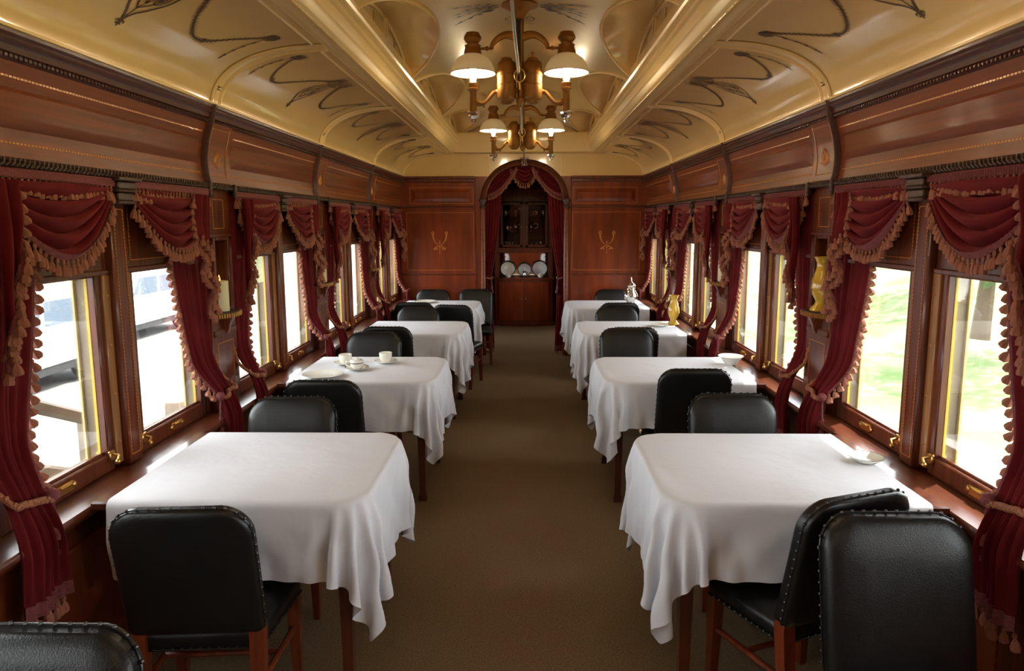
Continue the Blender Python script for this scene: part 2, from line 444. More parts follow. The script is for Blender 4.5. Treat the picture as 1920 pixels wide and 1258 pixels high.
    # windows
    for bi, (a, b) in enumerate(ALLB):
        c = (a + b) / 2
        for y0, y1, inner in ((a + .05, c - .088, 1), (c + .088, b - .05, -1)):
            wn += 1
            wr = sroot('window_%d' % wn); wr.location = (s * 1.575, (y0 + y1) / 2, .72)
            h = (y1 - y0) / 2; X0, X1 = s * -.012, s * .018
            f = M()
            f.cbox(X0, X1, -h, -h + .038, .002, .768, .005); f.cbox(X0, X1, h - .038, h, .002, .768, .005)
            f.cbox(X0, X1, -h + .03, h - .03, .002, .072, .005); f.cbox(X0, X1, -h + .03, h - .03, .752, .768, .004)
            f.cbox(s * .004, s * .014, -h + .036, h - .036, .070, .082, .003)
            obj('sash_frame', f, MAH, wr)
            obj('pane', M().box(s * .006, s * .0085, -h + .03, h - .03, .068, .756), GLASS, wr)
            if bi >= 2:
                l = M(); l.cbox(s * -.018, s * -.010, -.045, .045, .020, .056, .004); l.cbox(s * -.028, s * -.016, -.030, .030, .044, .054, .004)
                for e in (-1, 1): l.ball((s * -.016, e * .045, .038), .013, 8, 6, (.5, 1, 1))
                obj('sash_lift', l, BRASS, wr)
                l = M(); ya = inner * (h - .025); l.cbox(s * -.022, s * -.010, ya - .018, ya + .018, .045, .085, .004); l.tube([(s * -.022, ya, .07), (s * -.045, ya, .066), (s * -.05, ya - .02, .05)], .006, 6); l.ball((s * -.05, ya - .02, .048), .011)
                obj('sash_latch', l, BRASS, wr)
            x = M()
            x.box(s * .020, s * .030, -h + .018, -h + .034, .06, .77); x.box(s * .020, s * .030, h - .034, h - .018, .06, .77)
            x.box(s * .028, s * .034, -h, h, .05, .066)
            obj('yellow_bead', x, YELP, wr)
            x = M()
            x.box(s * .03, s * .072, -h - .02, -h + .022, .03, .78); x.box(s * .03, s * .072, h - .022, h + .02, .03, .78); x.box(s * .03, s * .075, -h, h, .755, .79)
            obj('outer_reveal', x, GREYW, wr)
            x = M(); x.box(s * .072, s * .08, -h - .08, -h + .034, .03, .80); x.box(s * .072, s * .08, h - .034, h + .08, .03, .80)
            obj('outer_casing', x, PYEL, wr)
            x = M(); x.box(s * .02, s * .085, -h, h, .02, .052); obj('outer_sill', x, GREYW, wr)

# ---------------------------------------------------------------- ceiling
def cove(t):
    """lower ceiling from the beam (t=0) down to the cornice (t=1): (absX, z)"""
    a = t * PI / 2
    return .93 + .546 * math.sin(a) ** .92, ZC + .277 * max(0, math.cos(a)) ** .92
cl = M()
for s, _ in SIDES:
    cl.grid(lambda u, v: (s * cove(v)[0], lerp(YB, YE, u), cove(v)[1]), 1, 28)
ceil = struct('ceiling', cl, CREAM, angle=60)
def vault(x): return 2.95 - .432 * x * x
LW = (D - .14) / 2
def lun(y):
    best = 0
    for i in range(len(YK) - 1):
        c = (YK[i] + YK[i + 1]) / 2; d = abs(y - c)
        if d < LW: best = 2.682 + .165 * math.sqrt(max(0, 1 - (d / LW) ** 2))
    return best
def crease(y):
    z = lun(y)
    return math.sqrt(max(0, (2.95 - z) / .432)) if z > vault(.79) else .79
m = M(); ny = 264
cre = {-1: [], 1: []}
ys = [lerp(YB, YE + .02, i / ny) for i in range(ny + 1)]
for s, _ in SIDES:
    m.grid(lambda u, v: (s * crease(ys[round(v * ny)]) * u, ys[round(v * ny)], vault(crease(ys[round(v * ny)]) * u)), 10, ny)
obj('vault', m, CREAM, ceil, angle=40)
m = M()
for s, _ in SIDES:
    m.grid(lambda u, v: (s * lerp(crease(ys[round(v * ny)]), .80, u), ys[round(v * ny)], max(vault(crease(ys[round(v * ny)])), lun(ys[round(v * ny)])) + .05 * u * (crease(ys[round(v * ny)]) < .789)), 3, ny)
obj('lunette_vault', m, CREAM, ceil, angle=50)
m = M()
for s, _ in SIDES:
    m.grid(lambda u, v: (s * .80, lerp(YB, YE, u), lerp(2.64, 3.0, v)), 1, 1)
cw = obj('clerestory_wall', m, CREAM, ceil)
m = M(); q = M()
for s, _ in SIDES:
    for i in range(1, len(YK) - 1):
        c = (YK[i] + YK[i + 1]) / 2; n = 24
        arc = [(s * crease(c + LW * math.sin(lerp(-1, 1, k / n) * 1.555)), c + LW * math.sin(lerp(-1, 1, k / n) * 1.555), lun(c + LW * math.sin(lerp(-1, 1, k / n) * 1.555)) - .003) for k in range(n + 1)]
        m.tube(arc, .009, 6)
        arc = [(s * .795, c + (LW - .1) * math.sin(lerp(-1, 1, k / n) * 1.5), 2.68 + .185 * math.cos(lerp(-1, 1, k / n) * 1.5)) for k in range(n + 1)]
        m.tube(arc, .010, 6)
        arc = [(s * .796, c + (LW - .135) * math.sin(lerp(-1, 1, k / n) * 1.5), 2.68 + .165 * math.cos(lerp(-1, 1, k / n) * 1.5)) for k in range(n + 1)]
        q.tube(arc, .0035, 4)
        for d in (-.028, .028): m.box(s * .786, s * .80, c + d - .012, c + d + .012, 2.66, 2.875)
        q.box(s * .79, s * .80, c - .006, c + .006, 2.66, 2.875)
        for d in (-.30, .30): q.box(s * .795, s * .80, c + d - .004, c + d + .004, 2.66, 2.83)
obj('lunette_moulding', m, CREAM2, ceil); obj('lunette_gilt_line', q, CLINE, ceil)
BP = [(.775, 2.74), (.765, 2.70), (.762, 2.672), (.770, 2.660), (.768, 2.640), (.782, 2.632), (.784, 2.612), (.796, 2.604), (.800, 2.585), (.806, 2.560), (.818, 2.548), (.826, 2.520), (.834, 2.512), (.845, 2.508), (.856, 2.512), (.885, 2.512), (.90, 2.508), (.925, 2.508), (.94, 2.514), (.95, 2.53), (.95, 2.74)]
m = M()
for s, _ in SIDES: strip_y(m, s, BP, YB, YE)
for s, _ in SIDES:
    for i in range(int((YE - 1.9) / .017)):
        m.ball((s * .848, 1.9 + i * .017, 2.508), .0055, 5, 4)
obj('clerestory_beam', m, CREAM2, ceil, angle=30)
m = M()
m.loft([[(x, END - .055 - (p[0] - .83) * .9, p[1]) for p in BP] for x in (-.84, .84)], cap=True)
obj('end_beam', m, CREAM2, ceil, angle=30)
m = M(); q = M()
for s, _ in SIDES:
    for y in YK[1:]:
        yy = y + .06 if y < END - .1 else y - .012
        for d in ((-.045, .045) if y < END - .1 else (0,)):
            m.tube([(s * (cove(t / 24)[0] - .001), yy + d, cove(t / 24)[1]) for t in range(25)], .011, 6, up=(0, 1, 0))
        if y < END - .1:
            m.tube([(s * cove(t / 24)[0], yy, cove(t / 24)[1]) for t in range(25)], .026, 6, flat=.35, up=(s * .5, 0, -1))
            q.tube([(s * (cove(t / 24)[0] - .004), yy - .062, cove(t / 24)[1] - .002) for t in range(25)], .0025, 4)
    for i in range(len(YK) - 1):
        m.tube([(s * .972, YK[i] + .13, 2.5085), (s * .972, YK[i + 1] - .005, 2.5085)], .007, 6)
    m.tube([(s * 1.468, YB, 2.243), (s * 1.468, YE, 2.243)], .008, 6)
obj('ceiling_rib', m, CREAM2, ceil); obj('rib_gilt_line', q, CLINE, ceil)
m = M(); m.box(-1.9, 1.9, YB - .2, 11.7, 3.0, 3.06); m.box(-1.9, -.86, YB - .2, 11.7, 2.78, 3.0); m.box(.86, 1.9, YB - .2, 11.7, 2.78, 3.0)
for s, _ in SIDES: m.box(s * 1.55, s * 1.9, YB - .2, YE, 2.5, 2.75)
obj('roof_shell', m, GREYW, ceil)

# stencilled garlands on the lower ceiling
def cp(s, y, t, o=.003):
    x, z = cove(t); x2, z2 = cove(min(1, t + .01)); n = Vector((-(z - z2), 0, -(x2 - x)))     # inward normal in the x-z plane
    nx, nz = -(z - z2), -(x2 - x); l = math.hypot(nx, nz) or 1
    return Vector((s * (x + nx / l * o), y, z + nz / l * o))
def ribbon(m, s, pts, w):
    """flat painted stroke along points (y,t)"""
    P = [cp(s, y, t) for y, t in pts]; n = len(P); L = []; Rr = []
    for i in range(n):
        a = P[max(0, i - 1)]; b = P[min(n - 1, i + 1)]; d = (b - a).normalized()
        y, t = pts[i]; nn = (cp(s, y, t, .02) - P[i]).normalized(); sd = d.cross(nn).normalized()
        ww = w[i] if isinstance(w, (list, tuple)) else w
        L.append(tuple(P[i] + sd * ww)); Rr.append(tuple(P[i] - sd * ww))
    m.loft([L, Rr], closed=False)
def curve2(pts, n=8): return [(p.x, p.y) for p in cat_rom([(a, b, 0) for a, b in pts], n)]
def spiral(cy, ct, ry, rt, a0, turns, n=22, shrink=.75):
    return [(cy + ry * (1 - shrink * k / n) * math.cos(a0 + turns * 2 * PI * k / n), ct + rt * (1 - shrink * k / n) * math.sin(a0 + turns * 2 * PI * k / n)) for k in range(n + 1)]
def garland(m, s, pts, w=.005, tick=.014):
    c = curve2(pts, 14); ribbon(m, s, c, w)
    acc = 0
    for i in range(1, len(c)):
        a, b = cp(s, *c[i - 1]), cp(s, *c[i]); acc += (b - a).length
        if acc > .017:
            acc = 0; dy, dt = c[i][0] - c[i - 1][0], (c[i][1] - c[i - 1][1]) * .6; l = math.hypot(dy, dt) or 1
            ny_, nt_ = -dt / l, dy / l
            for e in (-1, 1): ribbon(m, s, [c[i], (c[i][0] + e * ny_ * tick + dy / l * .008, c[i][1] + (e * nt_ * tick + dt / l * .008) / .6)], [.004, .0015])
def blob(m, s, y, t, r):
    n = 14; ring = []
    for k in range(n):
        a = 2 * PI * k / n; q = r * (1 if k % 2 else .62); ring.append(tuple(cp(s, y + q * math.cos(a), t + q * math.sin(a) / .62)))
    m.add([tuple(cp(s, y, t, .0035))] + ring, [(0, 1 + k, 1 + (k + 1) % n) for k in range(n)])
for s, side in SIDES:
    for k in range(0, 4):
        y0 = Y0 + (k - 1) * D; c = y0 + D / 2 + .03
        m = M()
        for e in (-1, 1):
            ry = c + e * .685
            garland(m, s, [(ry, .20), (c + e * .62, .31), (c + e * .50, .475), (c + e * .40, .50), (c + e * .28, .40), (c + e * .12, .215), (c + e * .07, .19)])
            for dy, dt in ((0, 0), (.018, .02), (-.018, .02), (0, -.03), (.02, -.022), (-.022, -.02), (.03, .0)): blob(m, s, ry + dy, .195 + dt, .017)
            ribbon(m, s, curve2([(ry, .21), (ry + e * .012, .32), (ry + e * .016, .44), (ry + e * .012, .545)]), .003)
            for t in (.30, .37, .44, .51): blob(m, s, ry + e * .013, t, .011)
            ribbon(m, s, [(ry + e * .012, .53), (ry + e * .010, .57)], [.006, .001])
            blob(m, s, c + e * .47, .492, .02)
            # scroll medallion near the beam
            ribbon(m, s, spiral(c + e * .06, .15, .055, .075, PI * .5 - e * .6, e * 1.6), .0042)
            ribbon(m, s, spiral(c + e * .075, .14, .028, .035, 0, 1, shrink=0), .0032)
            blob(m, s, c + e * .075, .14, .016)
            ribbon(m, s, curve2([(c, .23), (c + e * .05, .235), (c + e * .10, .20), (c + e * .12, .15), (c + e * .10, .09), (c + e * .05, .07)]), .003)
            # lattice drop
            ribbon(m, s, curve2([(c, .20), (c + e * .055, .28), (c + e * .082, .39), (c + e * .06, .49), (c + e * .02, .57), (c, .64)]), .0045)
            ribbon(m, s, spiral(c + e * .038, .40, .026, .06, -PI / 2, e * 1.5), .0034)
            blob(m, s, c + e * .036, .40, .012)
            ribbon(m, s, curve2([(c, .26), (c + e * .03, .31), (c + e * .012, .36), (c + e * .04, .44), (c, .52)]), .0032)
            ribbon(m, s, spiral(c + e * .016, .655, .015, .02, PI / 2, e * .9), .0032)
        ribbon(m, s, [(c, .16), (c, .30), (c, .5), (c, .62)], .003)
        ribbon(m, s, [(c, .58), (c, .66), (c, .70)], [.004, .010, .001])
        for t in (.10, .15, .24, .33, .45): blob(m, s, c, t, .012)
        obj('stencil_ornament', m, STEN, ceil, smooth=False)
# stencil round each lamp on the vault
def vp(x, y): return Vector((x, y, vault(x) - .004))
def vr(m, pts, w):
    P = [vp(*p) for p in pts]; n = len(P); L = []; Q = []
    for i in range(n):
        d = (P[min(n - 1, i + 1)] - P[max(0, i - 1)]).normalized(); sd = d.cross(Vector((0, 0, -1))).normalized()
        ww = w[i] if isinstance(w, (list, tuple)) else w
        L.append(tuple(P[i] + sd * ww)); Q.append(tuple(P[i] - sd * ww))
    m.loft([L, Q], closed=False)
LAMPY = (4.25, 6.83)
for ly in LAMPY:
    m = M()
    for e in (-1, 1):
        for f in (-1, 1):
            for k, (dx, dy) in enumerate(((.40, .16), (.40, .03), (.34, -.06))):
                if f < 0 and k == 2: continue
                vr(m, curve2([(e * .12, ly + f * .02), (e * .22, ly + f * (dy * .3)), (e * dx * .8, ly + f * dy * .75), (e * dx, ly + f * dy)]), .0035)
                for t in (.45, .6, .75, .9): vr(m, [(e * (dx * t - .02), ly + f * dy * t * .9), (e * dx * t, ly + f * dy * t * .95), (e * (dx * t + .02), ly + f * dy * t)], [.001, .011, .001])
        vr(m, [(e * .15, ly + .05), (e * .19, ly + .055), (e * .23, ly + .06)], [.004, .022, .004])
        vr(m, curve2([(e * .02, ly + .30), (e * .07, ly + .32), (e * .09, ly + .26), (e * .05, ly + .23), (e * .04, ly + .27), (e * .06, ly + .28)]), .004)
        vr(m, curve2([(e * .01, ly + .34), (e * .05, ly + .37), (e * .09, ly + .36)]), .004)
        vr(m, curve2([(e * .02, ly - .30), (e * .07, ly - .32), (e * .09, ly - .26), (e * .05, ly - .23), (e * .04, ly - .27)]), .004)
    vr(m, [(0, ly + .2), (0, ly + .3), (0, ly + .42)], [.002, .006, .001])
    obj('stencil_rosette', m, STEN, ceil, smooth=False)
# ---------------------------------------------------------------- end wall with the arched doorway
AX, ARW, ARH, SPR = .018, .495, .445, 1.945      # arch: centre, half width, rise, spring height
def arch(x):
    d = abs(x - AX) / ARW
    return SPR + ARH * math.sqrt(1 - d * d) if d < 1 else 0
xs = sorted(set([-1.53, 1.53, -.84, .84] + [AX + ARW * math.sin(lerp(-1, 1, k / 48) * PI / 2) for k in range(49)] + [AX - ARW - .0005, AX + ARW + .0005]))
w = M(); c = M()
for a, b in zip(xs, xs[1:]):
    za, zb = arch(a), arch(b)
    if a < AX - ARW - .0001 or b > AX + ARW + .0001: za = zb = 0
    for m, lo, hi in ((w, 0, 2.235), (c, 2.235, 2.56)):
        l1, l2 = max(lo, min(hi, za)), max(lo, min(hi, zb))
        if l1 >= hi and l2 >= hi: continue
        m.add([(a, END, l1), (b, END, l2), (b, END, hi), (a, END, hi)], [(0, 1, 2, 3)])
        if za > lo or zb > lo: m.add([(a, END, l1), (b, END, l2), (b, END + .09, l2), (a, END + .09, l1)], [(0, 1, 2, 3)])
for s in (-1, 1):
    w.add([(AX + s * ARW, END, 0), (AX + s * ARW, END + .09, 0), (AX + s * ARW, END + .09, SPR), (AX + s * ARW, END, SPR)], [(0, 1, 2, 3)])
wend = struct('wall_end', w, MAHX, angle=30)
obj('cream_upper_wall', c, CREAM, wend)
m = M(); m.box(-.84, .84, END + .01, END + .03, 2.5, 3.0); obj('clerestory_end_wall', m, CREAM, wend)
m = M(); q = M()
for r, z0, zz in ((.70, 2.655, .25), (.52, 2.665, .17)):
    (m if r > .6 else q).tube([(r * math.cos(a), END + .005, z0 + zz * math.sin(a)) for a in [PI * k / 30 for k in range(31)]], .009 if r > .6 else .006, 6)
q.box(-.5, .5, END, END + .01, 2.672, 2.678)
obj('lunette_moulding', m, CREAM2, wend); obj('lunette_gilt_line', q, CLINE, wend)
m = M()
for x in (-.435, .47): m.cbox(x - .012, x + .012, END - .008, END + .002, 2.24, 2.515, .004)
m.cbox(-.83, .83, END - .008, END + .002, 2.50, 2.515, .003)
obj('cream_batten', m, CREAM2, wend)
for s in (-1, 1):
    m = M()
    m.cbox(s * .59, s * 1.53, END - .03, END, 2.205, 2.237, .008); m.cbox(s * .59, s * 1.53, END - .018, END, 2.165, 2.205, .006)
    m.cbox(s * .59, s * 1.53, END - .016, END, 1.855, 1.875, .005); m.cbox(s * .59, s * 1.53, END - .012, END, 1.02, 1.04, .004)
    m.cbox(s * .585, s * .60, END - .012, END, .0, 2.2, .004); m.cbox(s * .59, s * 1.53, END - .018, END, 0, .12, .005)
    for i in range(44): m.ball((s * (.62 + i * .0205), END - .018, 2.168), .007, 5, 4); m.ball((s * (.62 + i * .0205), END - .016, 1.866), .006, 5, 4)
    obj('wall_moulding', m, MAH, wend)
    m = M()
    for i, (o, yy) in enumerate(((0, .001), (.03, .016))): pass
    x0, x1, z0, z1 = .645, 1.375, 1.93, 2.075
    R0 = [(s * x0, END - .001, z0), (s * x1, END - .001, z0), (s * x1, END - .001, z1), (s * x0, END - .001, z1)]
    R1 = [(s * (x0 + .04), END - .02, z0 + .035), (s * (x1 - .04), END - .02, z0 + .035), (s * (x1 - .04), END - .02, z1 - .035), (s * (x0 + .04), END - .02, z1 - .035)]
    m.loft([R0, R1]); m.add(R1, [(0, 1, 2, 3)]); obj('raised_panel', m, MAHX, wend, angle=10)
    m = M()
    for x0, x1, z0, z1 in ((.616, 1.403, 1.905, 2.10), (.613, 1.447, 1.082, 1.796)):
        for a0, a1, b0, b1 in ((x0, x1, z0 - .002, z0 + .002), (x0, x1, z1 - .002, z1 + .002), (x0 - .002, x0 + .002, z0, z1), (x1 - .002, x1 + .002, z0, z1)): m.box(s * a0, s * a1, END - .0015, END + .001, b0, b1)
    obj('inlay_line', m, INL, wend)
    # inlaid emblem: two flower horns over a bowed sprig
    m = M(); ex, ez = s * 1.04, 1.425
    def E_(pts, w): m.tube([(ex + a, END - .001, ez + b) for a, b in pts], w, 5, flat=.35, up=(0, 1, 0))
    for e in (-1, 1):
        E_(curve2([(e * .012, -.03), (e * .045, -.005), (e * .07, .03), (e * .082, .075), (e * .084, .105)], 5), [.002 + .009 * min(1, i / 19) for i in range(21)])
        E_([(e * .068, .107), (e * .10, .107)], .004)
        for a, b in ((-.012, .125), (.0, .135), (.012, .125), (-.014, .115), (.014, .115)): E_([(e * .084 + a, b - .008), (e * .084 + a * 1.1, b + .008)], .006)
        E_(curve2([(0, -.06), (e * .02, -.045), (e * .05, -.062), (e * .065, -.085)], 4), .004)
        for a, b in ((.025, -.05), (.045, -.075), (.06, -.07), (.035, -.085), (.07, -.085)): E_([(e * a - .008, b), (e * a + .008, b + .006)], .006)
    E_([(0, .03), (0, -.14)], .003); E_([(-.01, .0), (.01, .0)], .005)
    obj('inlaid_emblem', m, INL, wend)
# arch moulding, columns, keystone
m = M()
RB = [(-.052, 0), (-.048, .02), (-.03, .028), (-.012, .045), (.008, .05), (.022, .042), (.03, .02), (.03, 0)]
rings = []
for k in range(49):
    a = PI * k / 48; cx, cz = math.cos(a), math.sin(a)
    nx, nz = cx / ARW, cz / ARH; l = math.hypot(nx, nz); nx, nz = nx / l, nz / l
    rings.append([(AX + ARW * cx - nx * p, END - q, SPR + ARH * cz - nz * p) for p, q in RB])
m.loft(rings, cap=True)
obj('arch_moulding', m, MAH, wend)
m = M()
for k in range(1, 96):
    a = PI * k / 96; m.ball((AX + (ARW + .025) * math.cos(a), END - .04, SPR + (ARH + .025) * math.sin(a)), .007, 5, 4)
obj('arch_beading', m, CARV, wend)
for s in (-1, 1):
    x = AX + s * (ARW + .022)
    obj('column', M().lathe([(.03, 0), (.036, .01), (.036, .10), (.028, .12), (.027, 1.84), (.03, 1.85)], 16, (x, END - .012, 0)), FRZ, wend)
    obj('column_capital', M().lathe([(.03, 1.845), (.043, 1.855), (.043, 1.872), (.030, 1.885), (.030, 1.91), (.038, 1.925), (.048, 1.94), (.048, 1.955), (.03, 1.965)], 16, (x, END - .012, 0)), BRZ if False else CARV, wend)
m = M(); m.cbox(AX - .038, AX + .038, END - .065, END, 2.35, 2.43, .006); m.cbox(AX - .05, AX + .05, END - .075, END, 2.43, 2.455, .006)
for x in (-.02, 0, .02): m.tube([(AX + x, END - .07, 2.36), (AX + x, END - .068, 2.425)], .008, 6)
obj('keystone', m, MAH, wend)
# passage behind the arch
m = M()
for s in (-1, 1):
    for a0, a1, b0, b1 in ((END + .09, 9.25, 0, 2.5), (10.45, 11.9, 0, 2.5), (9.25, 10.45, 0, .75), (9.25, 10.45, 1.55, 2.5)): m.box(s * .74, s * .80, a0, a1, b0, b1)
m.box(-.8, .8, END + .09, 11.9, 2.44, 2.5); m.box(-.8, .8, 11.75, 11.9, 0, 2.5)
m.box(-.8, AX - ARW, END + .06, END + .10, 0, 2.5); m.box(AX + ARW, .8, END + .06, END + .10, 0, 2.5); m.box(-1.9, 1.9, END + .09, END + .12, 2.56, 3.0)
struct('wall_passage', m, MAH)
for s in (-1, 1):
    wn += 1; wr = sroot('window_%d' % wn); wr.location = (s * .77, 9.85, .75)
    f = M()
    for a0, a1, b0, b1 in ((-.6, -.55, 0, .8), (.55, .6, 0, .8), (-.6, .6, 0, .05), (-.6, .6, .75, .8), (-.02, .02, 0, .8)): f.cbox(-.015, .015, a0, a1, b0, b1, .004)
    obj('sash_frame', f, MAH, wr); obj('pane', M().box(-.002, .002, -.57, .57, .03, .77), GLASS, wr)
m = M(); m.box(-1.9, -.8, END + .06, END + .12, -.05, 2.8); m.box(.8, 1.9, END + .06, END + .12, -.05, 2.8)
m.box(-1.9, 1.9, YB - .2, YB - .1, -.1, 3.0)
struct('wall_back', m, MAHX)

# ---------------------------------------------------------------- china cabinet at the end of the passage
CY = 11.06
cab = thing('china_cabinet', 'dark mahogany china cabinet with glazed doors and bowed cupboard seen through the curtained arch', 'cabinet', (.0, CY, 0))
m = M()
def bow(x, d=.11): return -d * (1 - (x / .47) ** 2)
def bowed(m, z0, z1, o, n=16):
    xsb = [lerp(-.47 - o, .47 + o, k / n) for k in range(n + 1)]
    for z in (z0, z1): pass
    front = [(x, bow(max(-.47, min(.47, x))) - o + .0, 0) for x in xsb]
    ring = front + [(.47 + o, .6, 0), (-.47 - o, .6, 0)]
    m.loft([[(x, y, z0) for x, y, _ in ring], [(x, y, z1) for x, y, _ in ring]], cap=True)
bowed(m, .0, .06, .012); bowed(m, .06, .755, 0)
obj('cupboard', m, MAH, cab, angle=25)
m = M(); bowed(m, .755, .79, .02); obj('counter', m, MAH, cab)
for s in (-1, 1):
    m = M(); n = 8
    xsd = [s * lerp(.006, .40, k / n) for k in range(n + 1)]
    m.loft([[(x, bow(x) - .008, z) for x in xsd] for z in (.10, .72)], closed=False)
    m.loft([[(x, bow(x) - .0075, z) for x in xsd] for z in (.10, .098)], closed=False)
    d = obj('cupboard_door', m, MAHX, cab)
    k = M(); k.ball((s * .03, bow(.03) - .018, .45), .012); obj('door_knob', k, BRASS, d)
m = M()
m.box(-.47, -.395, .06, .55, .79, 2.2); m.box(.395, .47, .06, .55, .79, 2.2); m.box(-.47, .47, .5, .55, .79, 2.2)
m.cbox(-.47, .47, .03, .5, 1.185, 1.27, .006); m.cbox(-.47, .47, .03, .5, 2.0, 2.2, .006); m.cbox(-.49, .49, .01, .5, 2.17, 2.21, .006)
m.box(-.02, .075, .05, .2, 1.27, 2.0)
obj('upper_body', m, MAH, cab)
obj('niche_mirror', M().box(-.36, .36, .30, .31, .80, 1.18), MIRR, cab)
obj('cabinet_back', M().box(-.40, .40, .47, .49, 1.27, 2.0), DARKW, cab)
for z in (1.52, 1.77): obj('glass_shelf', M().box(-.40, .40, .12, .46, z - .006, z), CHIM, cab)
for x0, x1 in ((-.375, -.02), (.03, .385)):
    m = M()
    m.cbox(x0, x0 + .04, .03, .055, 1.275, 1.99, .004); m.cbox(x1 - .04, x1, .03, .055, 1.275, 1.99, .004); m.cbox(x0, x1, .03, .055, 1.275, 1.315, .004); m.cbox(x0, x1, .03, .055, 1.95, 1.99, .004)
    d = obj('glazed_door', m, MAH, cab); obj('door_pane', M().box(x0 + .03, x1 - .03, .04, .044, 1.3, 1.96), GLASS, d)
    obj('door_knob', M().ball((x1 - .02 if x0 < 0 else x0 + .02, .02, 1.6), .01), BRASS, d)
# china and silver in the cabinet
def plate_mesh(r=.09, h=.018):
    return M().lathe([(.001, .004), (r * .55, .004), (r * .62, .007), (r * .97, h), (r, h + .001), (r, h - .003), (r * .62, .002), (r * .55, 0), (.001, 0)], 36)
def stand_plate(x, y, z, r, m1, label):
    t = thing('display_plate', label, 'plate', (x, y, z), 0, 'plates standing in the cabinet niche')
    a = obj('plate_body', plate_mesh(r), m1, t); a.rotation_euler = (R(76), 0, 0); a.location = (0, 0, r * .97)
    b = obj('rim_band', M().lathe([(r * .985, .0185), (r * 1.0, .020), (r * .93, .0172), (r * .9, .0165)], 36, ring=True), STUD, t); b.rotation_euler = (R(76), 0, 0); b.location = (0, -.001, r * .97)
    return t
stand_plate(-.262, CY + .17, .79, .128, CHINA, 'cream plate in the cabinet niche, nearer the loop-tied curtain')
stand_plate(.012, CY + .17, .79, .112, CHGREY, 'smaller patterned plate standing in the middle of the cabinet niche')
stand_plate(.262, CY + .17, .79, .130, CHGREY, 'bluish plate standing in the cabinet niche nearer the long hanging curtain')
def vessel(name, cat, prof, mt, x, y, z, label, group, handle=None, spout=None, lid=None):
    t = thing(name, label, cat, (x, y, z), 0, group)
    obj('body', M().lathe(prof, 22), mt, t)
    if handle: obj('handle', M().tube(cat_rom(handle, 6), .006, 6), mt, t)
    if spout: obj('spout', M().tube(cat_rom(spout, 5), [.014 - .0008 * i for i in range(5 * (len(spout) - 1) + 1)], 7), mt, t)
    if lid: obj('lid', M().lathe(lid, 16), mt, t)
    return t
TEA = [(.03, 0), (.032, .008), (.02, .02), (.05, .05), (.058, .08), (.045, .12), (.03, .14), (.028, .15)]
LID = [(.03, .149), (.025, .165), (.008, .18), (.01, .19), (.001, .2)]
G = 'silver behind the cabinet doors'
for i, (x, z, h, lab) in enumerate(((-.13, 1.77, 1.05, 'silver coffee pot on the top shelf of the cabinet by the door stile'), (-.13, 1.52, 1.05, 'silver teapot on the middle shelf of the cabinet by the door stile'), (.12, 1.52, 1.0, 'silver pot with round handle on the middle shelf behind the other cabinet door'))):
    vessel('silver_pot', 'pot', [(r, q * h) for r, q in TEA], SILV, x, CY + .30, z + .001, lab, G, [(.05, 0, .12), (.10, 0, .125), (.105, 0, .07), (.055, 0, .05)], [(-.05, 0, .06), (-.085, 0, .085), (-.10, 0, .13)], [(r, q * h) for r, q in LID])
for x, z, lab in ((-.30, 1.77, 'small silver sugar bowl at the outer end of the cabinet top shelf'), (.16, 1.77, 'small silver cup on the top shelf behind the second cabinet door'), (.32, 1.77, 'small gilt cup at the far end of the cabinet top shelf'), (-.27, 1.52, 'small silver jug at the outer end of the cabinet middle shelf')):
    vessel('silver_cup', 'cup', [(.025, 0), (.02, .012), (.03, .03), (.035, .06), (.034, .09), (.031, .088)], SILV, x, CY + .30, z + .001, lab, G, [(.033, 0, .075), (.06, 0, .07), (.05, 0, .035), (.03, 0, .03)])
GLS = M().lathe([(.022, 0), (.024, .002), (.027, .085), (.0255, .084), (.021, .004), (.001, .004)], 14)
gl0 = None
for i in range(8):
    x = (-.335 + i * .052) if i < 5 else (.13 + (i - 5) * .07)
    g = obj('drinking_glass', GLS, CHIM, loc=(x, CY + .18, 1.2715)) if gl0 is None else gl0.copy()
    if gl0 is None: gl0 = g
    else: COL.objects.link(g); g.location = (x, CY + .18, 1.2715)
    tag(g, 'clear drinking glass in the row on the cabinet bottom shelf behind its glazed doors', 'glass', 'glasses on the bottom cabinet shelf')
for x, lab, w_ in ((-.25, 'small covered cream dish in front of the cream plate in the niche', .045), (.27, 'small cream dish in front of the bluish plate in the niche', .045)):
    t = thing('covered_dish', lab, 'dish', (x, CY - .02, .79), 0, 'small dishes on the cabinet counter')
    obj('dish_body', M().lathe([(.03, 0), (w_, .02), (w_ + .008, .04), (w_, .042), (.001, .035)], 18), CHINA, t)
    obj('dish_cover', M().lathe([(w_ + .006, .041), (.035, .055), (.012, .064), (.012, .072), (.001, .076)], 18), CHINA, t)
vessel('cream_jug', 'jug', [(.02, 0), (.03, .02), (.035, .05), (.02, .085), (.026, .105), (.023, .104)], SILV, .01, CY - .04, .79, 'small silver jug in front of the middle plate in the niche', None, [(.02, 0, .09), (.05, 0, .08), (.045, 0, .04), (.03, 0, .03)])

